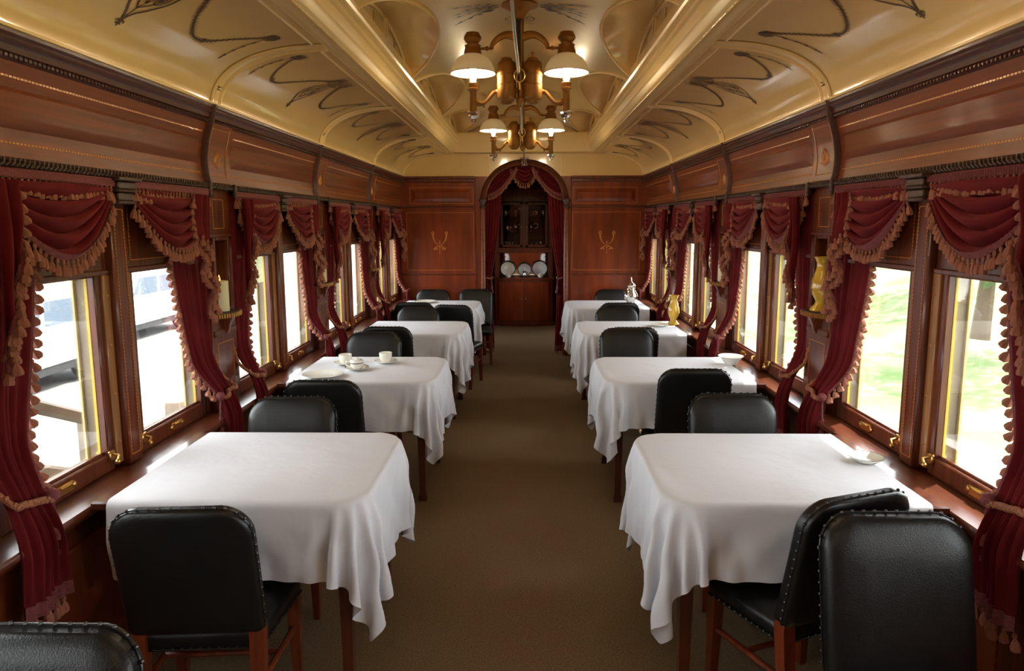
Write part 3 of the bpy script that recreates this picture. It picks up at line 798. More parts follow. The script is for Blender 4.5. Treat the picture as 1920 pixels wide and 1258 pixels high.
# ---------------------------------------------------------------- lamps
def make_lamp(y, label):
    H = 2.95
    t = thing('ceiling_lamp', label, 'chandelier', (0, y, H), 0, 'twin-burner lamps hanging from the clerestory ceiling')
    obj('ceiling_canopy', M().lathe([(.105, .002), (.11, -.012), (.085, -.022), (.07, -.03), (.05, -.045), (.034, -.07), (.03, -.085), (.022, -.09)], 28), BRZ, t)
    obj('stem', M().lathe([(.02, -.08), (.02, -.53), (.028, -.54), (.028, -.56), (.012, -.585), (.001, -.59)], 18, (.006, .01, 0)), BRZ, t)
    obj('strap', M().box(-.022, .006, -.014, -.008, -.34, -.05), BLK, t)
    for s in (-1, 1):
        tk = obj('reservoir', M().lathe([(.001, -.305), (.030, -.306), (.034, -.311), (.034, -.320), (.044, -.325), (.056, -.338), (.058, -.36), (.0575, -.40), (.060, -.403), (.060, -.408), (.0575, -.411), (.0575, -.455), (.060, -.458), (.060, -.463), (.0575, -.466), (.0575, -.535), (.052, -.545), (.046, -.548), (.044, -.556), (.034, -.559), (.032, -.568), (.014, -.572), (.001, -.574)], 28, (s * .078, 0, 0)), BRZ, t)
        if s > 0: obj('filler_cap', M().lathe([(.004, -.31), (.004, -.29), (.010, -.28), (.012, -.272), (.001, -.27)], 12, (s * .078, 0, 0)), BRZ, tk)
        # upper arm
        up = [(s * .015, 0, -.185), (s * .075, 0, -.172), (s * .125, 0, -.19), (s * .16, 0, -.225), (s * .168, 0, -.255)]
        a = M().tube(cat_rom(up, 7), [.027 - .0006 * i for i in range(29)], 8, flat=.5, up=(0, 1, 0))
        a.tube([(s * .165, 0, -.25), (s * .24, 0, -.25)], .008, 8); a.ball((s * .195, 0, -.25), .014)
        obj('upper_arm', a, BRZ, t)
        # lower arm
        lo = [(s * .125, 0, -.50), (s * .155, 0, -.505), (s * .185, 0, -.54), (s * .215, 0, -.565), (s * .25, 0, -.56), (s * .275, 0, -.53)]
        a = M().tube(cat_rom(lo, 6), .013, 8); a.ball((s * .13, 0, -.50), .018); a.ball((s * .245, 0, -.575), .014, sq=(1.6, .7, .7)); a.ball((s * .215, 0, -.585), .008)
        obj('lower_arm', a, BRZ, t)
        bx = s * .28
        k = obj('burner', M().lathe([(.001, -.62), (.020, -.62), (.021, -.618), (.021, -.50), (.024, -.495), (.034, -.49), (.036, -.482), (.028, -.476), (.030, -.462), (.034, -.45), (.030, -.448), (.001, -.448)], 20, (bx, 0, 0)), BRZ, t)
        obj('bulb', M().lathe([(.001, -.448), (.012, -.447), (.012, -.435), (.020, -.415), (.024, -.39), (.018, -.365), (.001, -.355)], 14, (bx, 0, 0)), BULB, k)
        obj('chimney', M().lathe([(.027, -.448), (.030, -.42), (.029, -.38), (.026, -.35), (.025, -.35), (.028, -.38), (.029, -.42), (.026, -.448)], 18, (bx, 0, 0)), CHIM, k)
        obj('crystal_finial', M().lathe([(.038, -.615), (.040, -.622), (.034, -.632), (.032, -.645), (.020, -.655), (.014, -.658), (.016, -.668), (.009, -.68), (.001, -.682)], 9, (bx, 0, 0)), CRYS, k, angle=5)
        cap = obj('shade_cap', M().lathe([(.055, -.285), (.052, -.262), (.048, -.255), (.046, -.24), (.050, -.232), (.034, -.226), (.034, -.218), (.054, -.195), (.050, -.18), (.040, -.165), (.040, -.160), (.001, -.158)], 24, (bx, 0, 0)), BRZ, t)
        sh = [(.052, -.284), (.070, -.292), (.095, -.310), (.116, -.338), (.130, -.368), (.1355, -.392)]
        obj('glass_shade', M().lathe(sh + [(.133, -.394)] + [(r - .005, z + .001) for r, z in reversed(sh)], 40, (bx, 0, 0)), MILK, cap)
        obj('shade_rim', M().tube([(bx + .1345 * math.cos(2 * PI * i / 40), .1345 * math.sin(2 * PI * i / 40), -.393) for i in range(40)], .0022, 5, closed=True), MAH, cap)
    m = M(); m.tube([(.0 + .03 * math.cos(2 * PI * i / 20), -.07, -.42 + .038 * math.sin(2 * PI * i / 20)) for i in range(20)], .004, 6, closed=True); m.tube([(0, -.07, -.38), (0, -.03, -.36)], .004, 6); m.tube([(0, -.07, -.458), (0, -.07, -.5)], .007, 6)
    obj('cord_ring', m, BRASS, t)
    return t
make_lamp(LAMPY[0], 'larger nearer bronze lamp with two glowing milk glass shades and twin tanks')
make_lamp(LAMPY[1], 'smaller farther bronze lamp with two glowing shades, hanging just before the arch')
o = make_lamp(1.66, 'added bronze lamp overhead for fill light, out of the picture')  # this lamp is unseen, added for extra fill light inside the car
o2 = dup(o, (0, -.95, 2.95), label='added bronze fill lamp at the rear of the car, out of the picture')  # second unseen lamp, likewise added as fill
m = M()
m.tube(cat_rom([(-.03, .6, 2.60), (-.022, 2.5, 2.585), (-.018, 3.3, 2.575), (-.005, LAMPY[0] - .07, 2.55), (0, 5.4, 2.525), (0, LAMPY[1] - .07, 2.53), (.012, 7.8, 2.47), (.018, END - .07, 2.405)], 10), .0085, 7)
tag(obj('signal_cord', m, CORD), 'grey signal cord running lengthwise through the lamp rings to the arch keystone', 'cord')
# ================================================================== CURTAINS
TN = 'crimson velvet'
def fringe(m, pts, every, L, r, d=(0, 0, -1), off=None):
    """tassels hung along a polyline"""
    P = [Vector(p) for p in pts]; acc = every * .5
    for a, b in zip(P, P[1:]):
        l = (b - a).length; t = acc
        while t < l:
            dd = Vector(d) if not callable(d) else d(a, b)
            dd = dd + Vector((rnd.uniform(-.12, .12), rnd.uniform(-.15, .15), 0))
            m.tassel(a + (b - a) * (t / l), dd, L * rnd.uniform(.9, 1.1), r, 6); t += every
        acc = t - l
def make_curtain(w_top, e, zt=1.80, zb=.46, zt_tie=.83, gather=.13, tie_in=-.03, flare=.20, seed=0, lean=.0):
    """a tied-back panel. Local frame: pilaster edge at y=0, the panel reaches to y=+w_top*e; +x is into the room."""
    r = random.Random(seed); ph = [r.random() * 6 for _ in range(4)]; nf = 6
    def pnt(u, v):
        z = lerp(zt, zb, v)
        if z > zt_tie:
            k = (zt - z) / (zt - zt_tie); w = lerp(w_top, gather, k ** 1.8); y0 = lerp(.0, tie_in, k ** 1.6)
        else:
            k = (zt_tie - z) / (zt_tie - zb); w = lerp(gather, flare, k ** .8); y0 = lerp(tie_in, -.06, k ** .7)
        dep = .008 + .008 * math.sin(PI * min(1, abs(z - zt_tie) * 2.2 / .6)) 
        x = dep * math.cos(2 * PI * nf * u + ph[0] + .6 * math.sin(3 * v)) * (.85 + .3 * math.sin(5 * u + ph[1])) + .010 * math.sin(9 * u + ph[2])
        x += .022 * math.exp(-((z - zt_tie) / .12) ** 2) + lean * smoothstep(1.02, .66, z)
        return Vector((x, e * (y0 + w * u), z))
    return pnt
def curtain(x, y, s, e, w, label, group, zb=.46, seed=0, tie=True, fr_edge=True, zt_tie=.84, zt=1.82, name='curtain', flare=.19, lean=.12):
    t = thing(name, label, 'curtain', (x, y, 0), 0, group)
    p = make_curtain(w, e, zt, zb, zt_tie, seed=seed, flare=flare, lean=lean)
    def P(u, v):
        q = p(u, v); return (-s * q.x, q.y, q.z)
    obj('velvet_panel', M().grid(P, 60, 44), VEL, t, angle=80)
    ve = (zt - zt_tie) / (zt - zb)
    if fr_edge:
        edge = [P(1, v * ve * .985) for v in [k / 30 for k in range(2, 31)]]
        b = M(); b.tube(edge, .007, 6); obj('edge_braid', b, BRD, t)
        f = M(); fringe(f, edge[2:], .036, .045, .0155, d=(0, e * .55, -.8)); obj('edge_fringe', f, FRG, t)
    bot = [P(u / 40, 1) for u in range(41)]
    b = M(); b.grid(lambda u, v: tuple(Vector(P(u, 1 - .035 * v)) + Vector((-s * .004, 0, 0))), 50, 2); obj('hem_braid', b, BRD, t)
    f = M(); fringe(f, bot, .032, .05, .0145); obj('hem_fringe', f, FRG, t)
    if tie:
        v0 = (zt - zt_tie) / (zt - zb)
        q = [Vector(P(u / 10, v0)) for u in range(11)]
        fr = [v + Vector((-s * .02, 0, .015 - .03 * i / 10)) for i, v in enumerate(q)]
        path = [Vector((-s * .01, -e * .04, zt_tie + .16)), Vector((-s * .03, -e * .035, zt_tie + .08))] + [fr[0]] + fr[2::2] + [q[-1] + Vector((s * .03, e * .015, -.01))]
        b = M(); c = cat_rom(path, 5); b.tube(c, .0085, 7)
        for i in range(0, len(c) - 1): b.ball(tuple(c[i] + Vector((-s * .004, 0, .003 * (-1) ** i))), .0095, 6, 4)
        tb = obj('tieback_cord', b, ROPE, t)
        k = M(); c0 = q[-1] + Vector((-s * .018, e * .005, -.005)); k.ball(tuple(c0), .022, 10, 7)
        for dd in (0, 1): k.tube([tuple(c0), tuple(c0 + Vector((0, e * .012 * dd, -.07 - .05 * dd)))], .004, 5); k.tassel(c0 + Vector((0, e * .012 * dd, -.07 - .05 * dd)), (0, 0, -1), .075, .018, 10)
        obj('tieback_tassel', k, BRD, tb)
    return t
def swag(x, ya, yb, s, label, group, seed=0, sag=.235, zt=1.80, low=.46):
    """draped swag between ya and yb, fringed along its hanging edge"""
    t = thing('swag', label, 'swag', (x, (ya + yb) / 2, 0), 0, group); h = (yb - ya) / 2; r = random.Random(seed); p1 = r.random() * 6
    def hang(u, v):
        # u across, v from top to lower edge
        sg = sag * v ** .9
        wv = h * (1 - .10 * math.sin(PI * v)) ; uu = 2 * u - 1; sk = (low - .5) * 2 * v
        uc = max(-1, min(1, uu))
        f = (1 - abs(uc) ** 1.8)
        y = wv * (uc * (1 - .04 * v)) + sk * h * .6 * f * v
        z = zt - .015 * v - sg * f - .03 * v * abs(uc)
        fold = 2 * abs(math.sin(v * PI * 4.6 + .5 * uc + p1)) ** .6 - 1
        xx = .014 + .024 * f * (v ** .5) + (.005 + .019 * f) * fold
        z += .008 * fold * f
        return (-s * xx, y, z)
    obj('velvet_drape', M().grid(hang, 40, 64), VEL, t, angle=80)
    edge = [hang(k / 40, 1) for k in range(41)]
    b = M(); b.grid(lambda u, v: tuple(Vector(hang(u, 1 - .062 * v)) + Vector((-s * (.008 + .002 * math.sin(u * 260)), 0, 0))), 80, 2); obj('edge_braid', b, BRD, t)
    f = M(); fringe(f, [Vector(p) + Vector((-s * .004, 0, .004)) for p in edge], .0265, .058, .0135, d=lambda a, c: Vector((0, (c - a).normalized().z * .25, -1))); obj('edge_fringe', f, FRG, t)
    return t
def tail(x, y, s, e, label, group, seed=0, w=.115, z1=1.24):
    """cascade hanging beside the swag, its zigzag edge fringed"""
    t = thing('curtain_tail', label, 'curtain tail', (x, y, 0), 0, group); r = random.Random(seed); n = 3
    def P(u, v):
        # u across (0 long side, 1 short side), v down
        L = lerp(1.80 - z1, .20, u ** .9); z = 1.80 - L * v
        xx = .016 * math.cos(2 * PI * 2.2 * u + 1.3) + .006 * math.sin(6 * v + seed)
        yy = e * (.012 + w * u * (1 - .12 * v) + .012 * math.sin(2 * PI * 2.2 * u) * v)
        return (-s * (xx + .018), yy, z)
    obj('velvet_fall', M().grid(P, 36, 16), VEL, t, angle=80)
    edge = [P(u / 30, 1) for u in range(30, -1, -1)]
    inner = [P(1, v / 10) for v in range(11)]
    f = M(); fringe(f, inner, .036, .044, .016, d=(0, e * .4, -1)); fringe(f, edge, .022, .052, .0165); fringe(f, [Vector(p) + Vector((-s * .02, 0, .03)) for p in edge], .03, .05, .016)
    obj('edge_fringe', f, FRG, t)
    b = M(); b.tube(edge, .009, 6); b.tube(inner, .006, 6); obj('edge_braid', b, BRD, t)
    return t
for s, side in SIDES:
    wl = side + ' wall'
    for bi, (a, b) in enumerate(BAYS):
        c = (a + b) / 2; o = ORD[bi]
        # gimp and tassels along the rail
        v = thing('valance_fringe', 'rose tasselled fringe along the curtain rail of the %s bay on the %s' % (o, wl), 'fringe', (s * 1.508, c, 0), 0, 'tasselled rail fringes')
        for y0, y1 in ((a + .004, c - .05), (c + .05, b - .018)):
            m = M(); m.cbox(-.006, .012, y0 - c, y1 - c, 1.808, 1.838, .004)
            for i in range(int((y1 - y0) / .012)): m.tube([(-s * .007, y0 - c + i * .012 + .004, 1.812), (-s * .009, y0 - c + i * .012 + .006, 1.834)], .004, 4)
            obj('braid', m, BRD, v)
            m = M(); fringe(m, [(-s * .004, y0 - c, 1.812), (-s * .004, y1 - c, 1.812)], .0265, .060, .0135); obj('tassels', m, FRG, v)
        swag(s * 1.522, a + .05, c - .052, s, 'crimson velvet swag over the nearer window of the %s bay, %s' % (o, wl), 'velvet window swags', bi * 7 + s, low=.44)
        swag(s * 1.522, c + .052, b - .03, s, 'crimson velvet swag over the farther window of the %s bay, %s' % (o, wl), 'velvet window swags', bi * 9 + s + 3, low=.44)
        curtain(s * 1.546, a + .005, s, 1, .27, 'tied-back crimson velvet curtain at the near end of the %s window bay, %s' % (o, wl), 'window curtains', seed=bi * 3 + s, zb=.50)
        curtain(s * 1.546, b - .02, s, -1, .32, 'tied-back crimson velvet curtain at the far end of the %s window bay, %s' % (o, wl), 'window curtains', seed=bi * 5 + s + 40, zb=.50)
        tail(s * 1.482, a + .015, s, 1, 'fringed velvet cascade over the near curtain of the %s bay, %s' % (o, wl), 'fringed velvet cascades', bi + s)
        tail(s * 1.482, b - .10, s, -1, 'fringed velvet cascade over the far curtain of the %s bay, %s' % (o, wl), 'fringed velvet cascades', bi + s + 9)
# doorway curtains and swags, turned so that they face the length of the car
for e, lab, sd in ((-1, 'crimson curtain in the arch gathered by a loop tie, behind the two chairs', 3), (1, 'crimson curtain in the arch hanging long to the floor beside the white corner table', 8)):
    t = curtain(AX + e * (ARW + .03), END + .135, 1, e, .235, lab, 'doorway curtains', zb=.03 if e > 0 else .06, seed=sd, fr_edge=False, zt_tie=.98, zt=2.14, flare=.20, lean=0, name='doorway_curtain')
    t.rotation_euler = (0, 0, PI / 2)
def side_swag(e, label):
    t = thing('arch_swag', label, 'swag', (AX, END + .11, 0), 0, 'arch swags')
    def hem(x): return 1.985 + .375 * max(0, (.5 - x) / .41) ** 2.1
    def P(u, v):
        x = lerp(.09, .505, u); top = arch(AX + x * .97) + .03 if x < .49 else 1.99
        h = hem(x); z = lerp(max(top, h + .01), h, v)
        f = math.sin(2 * PI * 4.2 * v + 1.6 * u) * min(1, 8 * (top - h)) if top > h else 0
        return (e * x, -.012 * f - .012 * v - .02 * math.sin(PI * u) * v, z)
    obj('velvet_drape', M().grid(P, 40, 50), VEL, t, angle=80)
    obj('edge_braid', M().grid(lambda u, v: tuple(Vector(P(u, 1)) + Vector((0, -.007, .035 * (1 - v)))), 50, 2), BRD, t)
    f = M(); fringe(f, [Vector(P(k / 40, 1)) + Vector((0, -.003, .004)) for k in range(41)], .025, .05, .013); obj('edge_fringe', f, FRG, t)
side_swag(-1, 'crimson swag under the arch on the side of the loop-tied curtain'); side_swag(1, 'crimson swag under the arch on the side of the long curtain')
t = swag(AX, -.175, .175, 1, 'small crimson swag hanging at the crown of the arch', 'arch swags', 2, sag=.25, zt=2.40, low=.5)
t.name = 'arch_swag'; t.location = (AX, END + .125, 0); t.rotation_euler = (0, 0, PI / 2)
# ================================================================== TABLES AND CLOTHS
TZ = .74
TW, TL = .388, .464                       # half width along the car, half length across
TABY = [2.554 + k * D for k in range(4)]
TCX = .966                                # table centre, distance from the middle of the car
def table_outline(hw, hl, r, n=8):
    """round corners on the aisle end only; local x runs towards the aisle"""
    pts = [(-hl, -hw)]
    for k in range(n + 1): a = -PI / 2 + PI / 2 * k / n; pts.append((hl - r + r * math.cos(a), -hw + r + r * math.sin(a)))
    for k in range(n + 1): a = PI / 2 * k / n; pts.append((hl - r + r * math.cos(a), hw - r + r * math.sin(a)))
    pts.append((-hl, hw)); return pts
def make_table(s, y, label, legs=((.36, -1), (.36, 1))):
    t = thing('dining_table', label, 'table', (s * TCX, y, 0), 0, 'dining tables along both walls')
    if s > 0: t.rotation_euler = (0, 0, PI)
    m = M(); o = table_outline(TW, TL, .13)
    oi = table_outline(TW - .006, TL - .006, .126)
    m.loft([[(x, q, TZ - .032) for x, q in oi], [(x, q, TZ - .026) for x, q in o], [(x, q, TZ - .006) for x, q in o], [(x, q, TZ) for x, q in oi]], cap=True)
    obj('tabletop', m, CHWD, t)
    m = M(); o = table_outline(TW - .07, TL - .08, .06); i = table_outline(TW - .09, TL - .10, .05)
    m.loft([[(x, q, TZ - .105) for x, q in o], [(x, q, TZ - .032) for x, q in o], [(x, q, TZ - .032) for x, q in i], [(x, q, TZ - .105) for x, q in i], [(x, q, TZ - .105) for x, q in o]])
    obj('apron', m, CHWD, t)
    for lx, e in legs:
        m = M(); rings = []
        for z, w, dx, dy in ((TZ - .034, .026, 0, 0), (TZ - .12, .026, 0, 0), (.30, .021, .003, .01), (.05, .017, .005, .02), (.03, .023, .005, .02), (0, .024, .006, .022)):
            cx, cy = lx + dx, e * (TW - .078 + dy); rings.append([(cx - w, cy - w, z), (cx + w, cy - w, z), (cx + w, cy + w, z), (cx - w, cy + w, z)])
        m.loft(rings, cap=True); obj('leg', m, CHWD, t)
    for e in (-1, 1): obj('wall_bracket', M().cbox(-TL + .004, -TL + .13, e * .2 - .015, e * .2 + .015, TZ - .10, TZ - .032), CHWD, t)
    return t
POS = {'left': ['nearest', 'second', 'third', 'farthest'], 'right': ['nearest', 'second', 'third', 'farthest']}
for s, side in SIDES:
    for k in range(4):
        make_table(s, TABY[k], 'mahogany table under a white cloth, %s along the %s wall' % (POS[side][k], side), ((.372, -1), (.124, 1)) if (s < 0 and k == 3) else ((.372, -1), (.372, 1)))

def drape_cloths(seeds, nx=60, ny=66, steps=115, iters=6):
    """settle a batch of square cloths over the rounded table edge (position based, batch in numpy)"""
    B = len(seeds); x0 = -TL + .055; r = .13; m_ = .006; rr = .012; dt = 1 / 60.
    drops = [(.375, .277), (.36, .285), (.385, .274), (.365, .282)]
    P = np.zeros((B, nx, ny, 3)); rest = np.zeros((B, 2))
    for b in range(B):
        ax, sy = drops[b % 4]; Lx = TL - x0 + ax; Ly = 2 * (TW + sy)
        rest[b] = (Lx / (nx - 1), Ly / (ny - 1))
        gx, gy = np.meshgrid(x0 + np.arange(nx) * rest[b, 0], -Ly / 2 + np.arange(ny) * rest[b, 1], indexing='ij')
        P[b, ..., 0] = gx; P[b, ..., 1] = gy + np.random.RandomState(seeds[b]).uniform(-.012, .012); P[b, ..., 2] = TZ + m_
    def field(x, y):
        corner = (x > TL - r) & (np.abs(y) > TW - r)
        dc = np.hypot(x - (TL - r), np.abs(y) - (TW - r)) + 1e-9
        ox, oy = x - TL, np.abs(y) - TW
        sd = np.where(corner, dc - r, np.maximum(ox, oy))
        gx = np.where(corner, (x - (TL - r)) / dc, np.where(ox > oy, 1., 0.)); gy = np.where(corner, np.sign(y) * (np.abs(y) - (TW - r)) / dc, np.where(ox > oy, 0., np.sign(y)))
        return sd, gx, gy
    sd0, g0x, g0y = field(P[..., 0], P[..., 1])
    free = (sd0 > -.008)
    W = free.astype(float)
    anchor = P.copy(); anchor[..., 0] -= g0x * np.maximum(sd0, 0); anchor[..., 1] -= g0y * np.maximum(sd0, 0)
    reach = np.maximum(sd0, 0) * 1.01 + .004
    g = np.random.RandomState(9)
    V = np.zeros_like(P)
    # start the skirt already folded down a little
    ang = 1.15
    P[..., 2] -= np.maximum(sd0, 0) * math.sin(ang); P[..., 0] -= g0x * np.maximum(sd0, 0) * (1 - math.cos(ang)); P[..., 1] -= g0y * np.maximum(sd0, 0) * (1 - math.cos(ang))
    P[..., :2] += (g.normal(0, .004, P[..., :2].shape)) * W[..., None]
    rx = rest[:, 0][:, None, None]; ry = rest[:, 1][:, None, None]; rd = np.sqrt(rx ** 2 + ry ** 2)
    cons = []
    def con(di, dj, L, k):
        step = max(abs(di), abs(dj)); ax = 0 if di else 1
        for ph in range(2):
            # red-black colouring along the running direction
            idx = [i for i in range((nx if ax == 0 else ny) - step) if (i // step) % 2 == ph]
            if ax == 0:
                I = np.array(idx)[:, None]; J = np.arange(max(0, -dj), ny - max(0, dj))[None, :]
            else:
                I = np.arange(nx)[:, None]; J = np.array(idx)[None, :]
            cons.append((I, J, I + di, J + dj, L, k))
    con(1, 0, rx, 1); con(0, 1, ry, 1); con(1, 1, rd, .35); con(1, -1, rd, .35); con(2, 0, 2 * rx, .05); con(0, 2, 2 * ry, .05)
    for st in range(steps):
        V[..., 2] -= 9.8 * dt; V *= .955
        Q = P + V * dt * W[..., None]
        for it in range(iters):
            for I, J, I2, J2, L, k in cons:
                pa = Q[:, I, J]; pb = Q[:, I2, J2]; wa = W[:, I, J]; wb = W[:, I2, J2]
                d = pb - pa; l = np.sqrt((d * d).sum(-1)) + 1e-9
                c = (k * (l - L) / l / (wa + wb + 1e-9))[..., None] * d
                Q[:, I, J] = pa + c * wa[..., None]; Q[:, I2, J2] = pb - c * wb[..., None]
            d = Q - anchor; l = np.sqrt((d * d).sum(-1)) + 1e-9
            Q += ((np.minimum(1, reach / l) - 1) * free)[..., None] * d
            x, y, z = Q[..., 0], Q[..., 1], Q[..., 2]
            sd, gx, gy = field(x, y)
            ez = z - (TZ + m_ - rr)
            ex = sd + rr
            lip = (ez > 0) & (ex > 0) & (ex < rr + m_)
            ll = np.hypot(ex, ez) + 1e-9; pu = np.where(lip & (ll < rr + m_), (rr + m_) / ll - 1, 0)
            side = (ez <= 0) & (sd < m_)
            lim = np.where(z > TZ - .10, m_, m_ - np.clip(TZ - .10 - z, 0, .15) * .12)
            out = np.where(side & (sd < lim), lim - sd, 0) + ex * pu
            out = np.clip(out, 0, .03) * free
            Q[..., 0] = x + gx * out; Q[..., 1] = y + gy * out
            Q[..., 2] = np.where((ez > 0) & (ex <= 0) & (z < TZ + m_), TZ + m_, z + ez * pu * free)
        V = (Q - P) / dt; P = Q
    return P
CL = drape_cloths([3, 11, 24, 37])
nxc, nyc = CL.shape[1:3]
k_ = 0
for s, side in SIDES:
    for k in range(4):
        b = (k + (0 if s < 0 else 2)) % 4
        A = CL[b].reshape(-1, 3).copy()
        # soft hanging folds and creases below the edge
        h = np.clip(TZ - .02 - A[:, 2], 0, 1); front = np.abs(A[:, 1]) - TW; aisle = A[:, 0] - TL
        t_ = np.where(front > aisle, A[:, 0], A[:, 1]); ph = 1.7 * k + s
        wv = np.sin(21 * t_ + 7 * A[:, 2] + ph) + .6 * np.sin(46 * t_ - 24 * A[:, 2] + 2 * ph) + .5 * np.sin(33 * t_ + 31 * A[:, 2] + 3 * ph)
        am = .0072 * np.clip(h / .12, 0, 1) * (wv + 1.0)
        A[:, 1] += np.where(front > aisle, np.sign(A[:, 1]) * am, 0); A[:, 0] += np.where(front > aisle, 0, am)
        if s < 0 and k == 3:          # this cloth's far corner rests on the seat pushed under it
            q = (A[:, 1] > .06) & (A[:, 2] < .475); A[q, 2] = .475 + (.475 - A[q, 2]) * .04
        if s > 0: A[:, 0] *= -1
        f = []
        for i in range(nxc - 1):
            for j in range(nyc - 1):
                q = (i * nyc + j, (i + 1) * nyc + j, (i + 1) * nyc + j + 1, i * nyc + j + 1)
                f.append(q if s < 0 else q[::-1])
        m = M(); m.v = [tuple(p) for p in A]; m.f = f; m.m = [0] * len(f)
        o = obj('tablecloth', m, CLOTH, loc=(s * TCX, TABY[k], 0), angle=180)
        sub = o.modifiers.new('smooth', 'SUBSURF'); sub.levels = 1; sub.render_levels = 1
        tag(o, 'white cloth with hanging folded corner, on the %s table along the %s wall' % (POS[side][k], side), 'tablecloth', 'white tablecloths')

# ================================================================== CHAIRS
def rrect(hw, z0, z1, rt, rb, n=7):
    """outline of the back pad in (x,z): generous top corners"""
    pts = []
    for cx, cz, a0, r in ((hw - rt, z1 - rt, 0, rt), (-hw + rt, z1 - rt, PI / 2, rt), (-hw + rb, z0 + rb, PI, rb), (hw - rb, z0 + rb, 1.5 * PI, rb)):
        for k in range(n + 1): a = a0 + PI / 2 * k / n; pts.append((cx + r * math.cos(a), cz + r * math.sin(a)))
    return pts
def make_chair(label):
    t = thing('dining_chair', label, 'chair', (0, 0, 0), 0, 'black leather dining chairs')
    z0, z1 = .425, .85
    def lean(z): return -.185 - .20 * max(0, z - .42)          # y of the back's middle plane
    def ring(ins, dy):
        o = rrect(.203 - ins, z0 + ins * .8, z1 - ins, max(.012, .085 - ins * .6), max(.008, .022 - ins * .3))
        return [(x, lean(z) + dy + .012 * (1 - (x / .2) ** 2) * -1, z + .012 * (1 - (x / .2) ** 2) * smoothstep(.7, .85, z)) for x, z in o]
    m = M()
    m.loft([ring(.10, -.030), ring(.03, -.030), ring(.008, -.028), ring(.001, -.022), ring(.0, -.014), ring(.002, .010), ring(.0, .016), ring(.006, .026), ring(.022, .036), ring(.05, .044), ring(.10, .050)], cap=True)
    bk = obj('backrest', m, LEATH, t, angle=60)
    m = M(); o1 = ring(-.003, -.010); L = 0; pts = []
    P = [Vector(p) for p in o1]; P.append(P[0]); acc = 0
    for a, b in zip(P, P[1:]):
        l = (b - a).length; q = acc
        while q < l:
            p = a + (b - a) * (q / l)
            if p.z > z0 + .02: m.ball(tuple(p), .0052, 6, 4)
            q += .031
        acc = q - l
    m.tube([tuple(q) for q in ring(-.0005, -.010)], .0028, 5, closed=True)
    obj('nailhead_trim', m, STUD, bk)
    # seat: wedge with a soft crown, wider in front
    m = M(); rings = []
    def so(hwf, hwb, yf, yb, r, z, crown=0):
        pts = []
        for cx, cy, a0 in ((hwf - r, yf - r, 0), (-hwf + r, yf - r, PI / 2), (-hwb + r, yb + r, PI), (hwb - r, yb + r, 1.5 * PI)):
            for k in range(6): a = a0 + PI / 2 * k / 5; pts.append((cx + r * math.cos(a), cy + r * math.sin(a), z))
        return pts
    for ins, z in ((.012, .355), (.0, .362), (-.001, .402), (.006, .416), (.03, .429), (.08, .438), (.13, .442)):
        rings.append(so(.225 - ins, .19 - ins, .152 - ins, -.195 + ins, max(.012, .035 - ins * .1), z))
    m.loft(rings, cap=True)
    st = obj('seat', m, LEATH, t, angle=60)
    m = M()
    for i in range(13):
        for x in (-1, 1): m.ball((x * lerp(.192, .225, i / 12), lerp(-.17, .13, i / 12), .367), .0048, 6, 4)
        m.ball((lerp(-.17, .17, i / 12), -.196, .367), .0048, 6, 4)
    m.tube([(-.192, -.17, .364), (-.226, .13, .364)], .0025, 5); m.tube([(.192, -.17, .364), (.226, .13, .364)], .0025, 5); m.tube([(-.19, -.196, .364), (.19, -.196, .364)], .0025, 5)
    obj('nailhead_trim', m, STUD, st)
    for e in (-1, 1):
        m = M(); rr = []
        for z, w, dx, dy in ((.360, .021, 0, 0), (.30, .021, 0, 0), (.0, .0135, .004, .004)): rr.append([(e * (.200 + dx) - w, .126 + dy - w, z), (e * (.200 + dx) + w, .126 + dy - w, z), (e * (.200 + dx) + w, .126 + dy + w, z), (e * (.200 + dx) - w, .126 + dy + w, z)])
        m.loft(rr[::-1], cap=True); obj('leg', m, CHW, t)
        m = M(); rr = []
        for z, w, y in ((0, .015, -.285), (.14, .018, -.235), (.30, .021, -.200), (.42, .022, -.188), (.50, .018, -.198)): rr.append([(e * .178 - w, y - w, z), (e * .178 + w, y - w, z), (e * .178 + w, y + w, z), (e * .178 - w, y + w, z)])
        m.loft(rr, cap=True); obj('leg', m, CHW, t)
        m = M(); m.tube([(e * .199, .12, .235), (e * .18, -.208, .245)], .011, 8); obj('stretcher', m, CHW, t)
    m = M(); m.tube([(-.188, -.03, .24), (.188, -.03, .24)], .010, 8); obj('stretcher', m, CHW, t)
    return t
TOPOFF = .271            # the top of the back lies this far behind the chair's middle
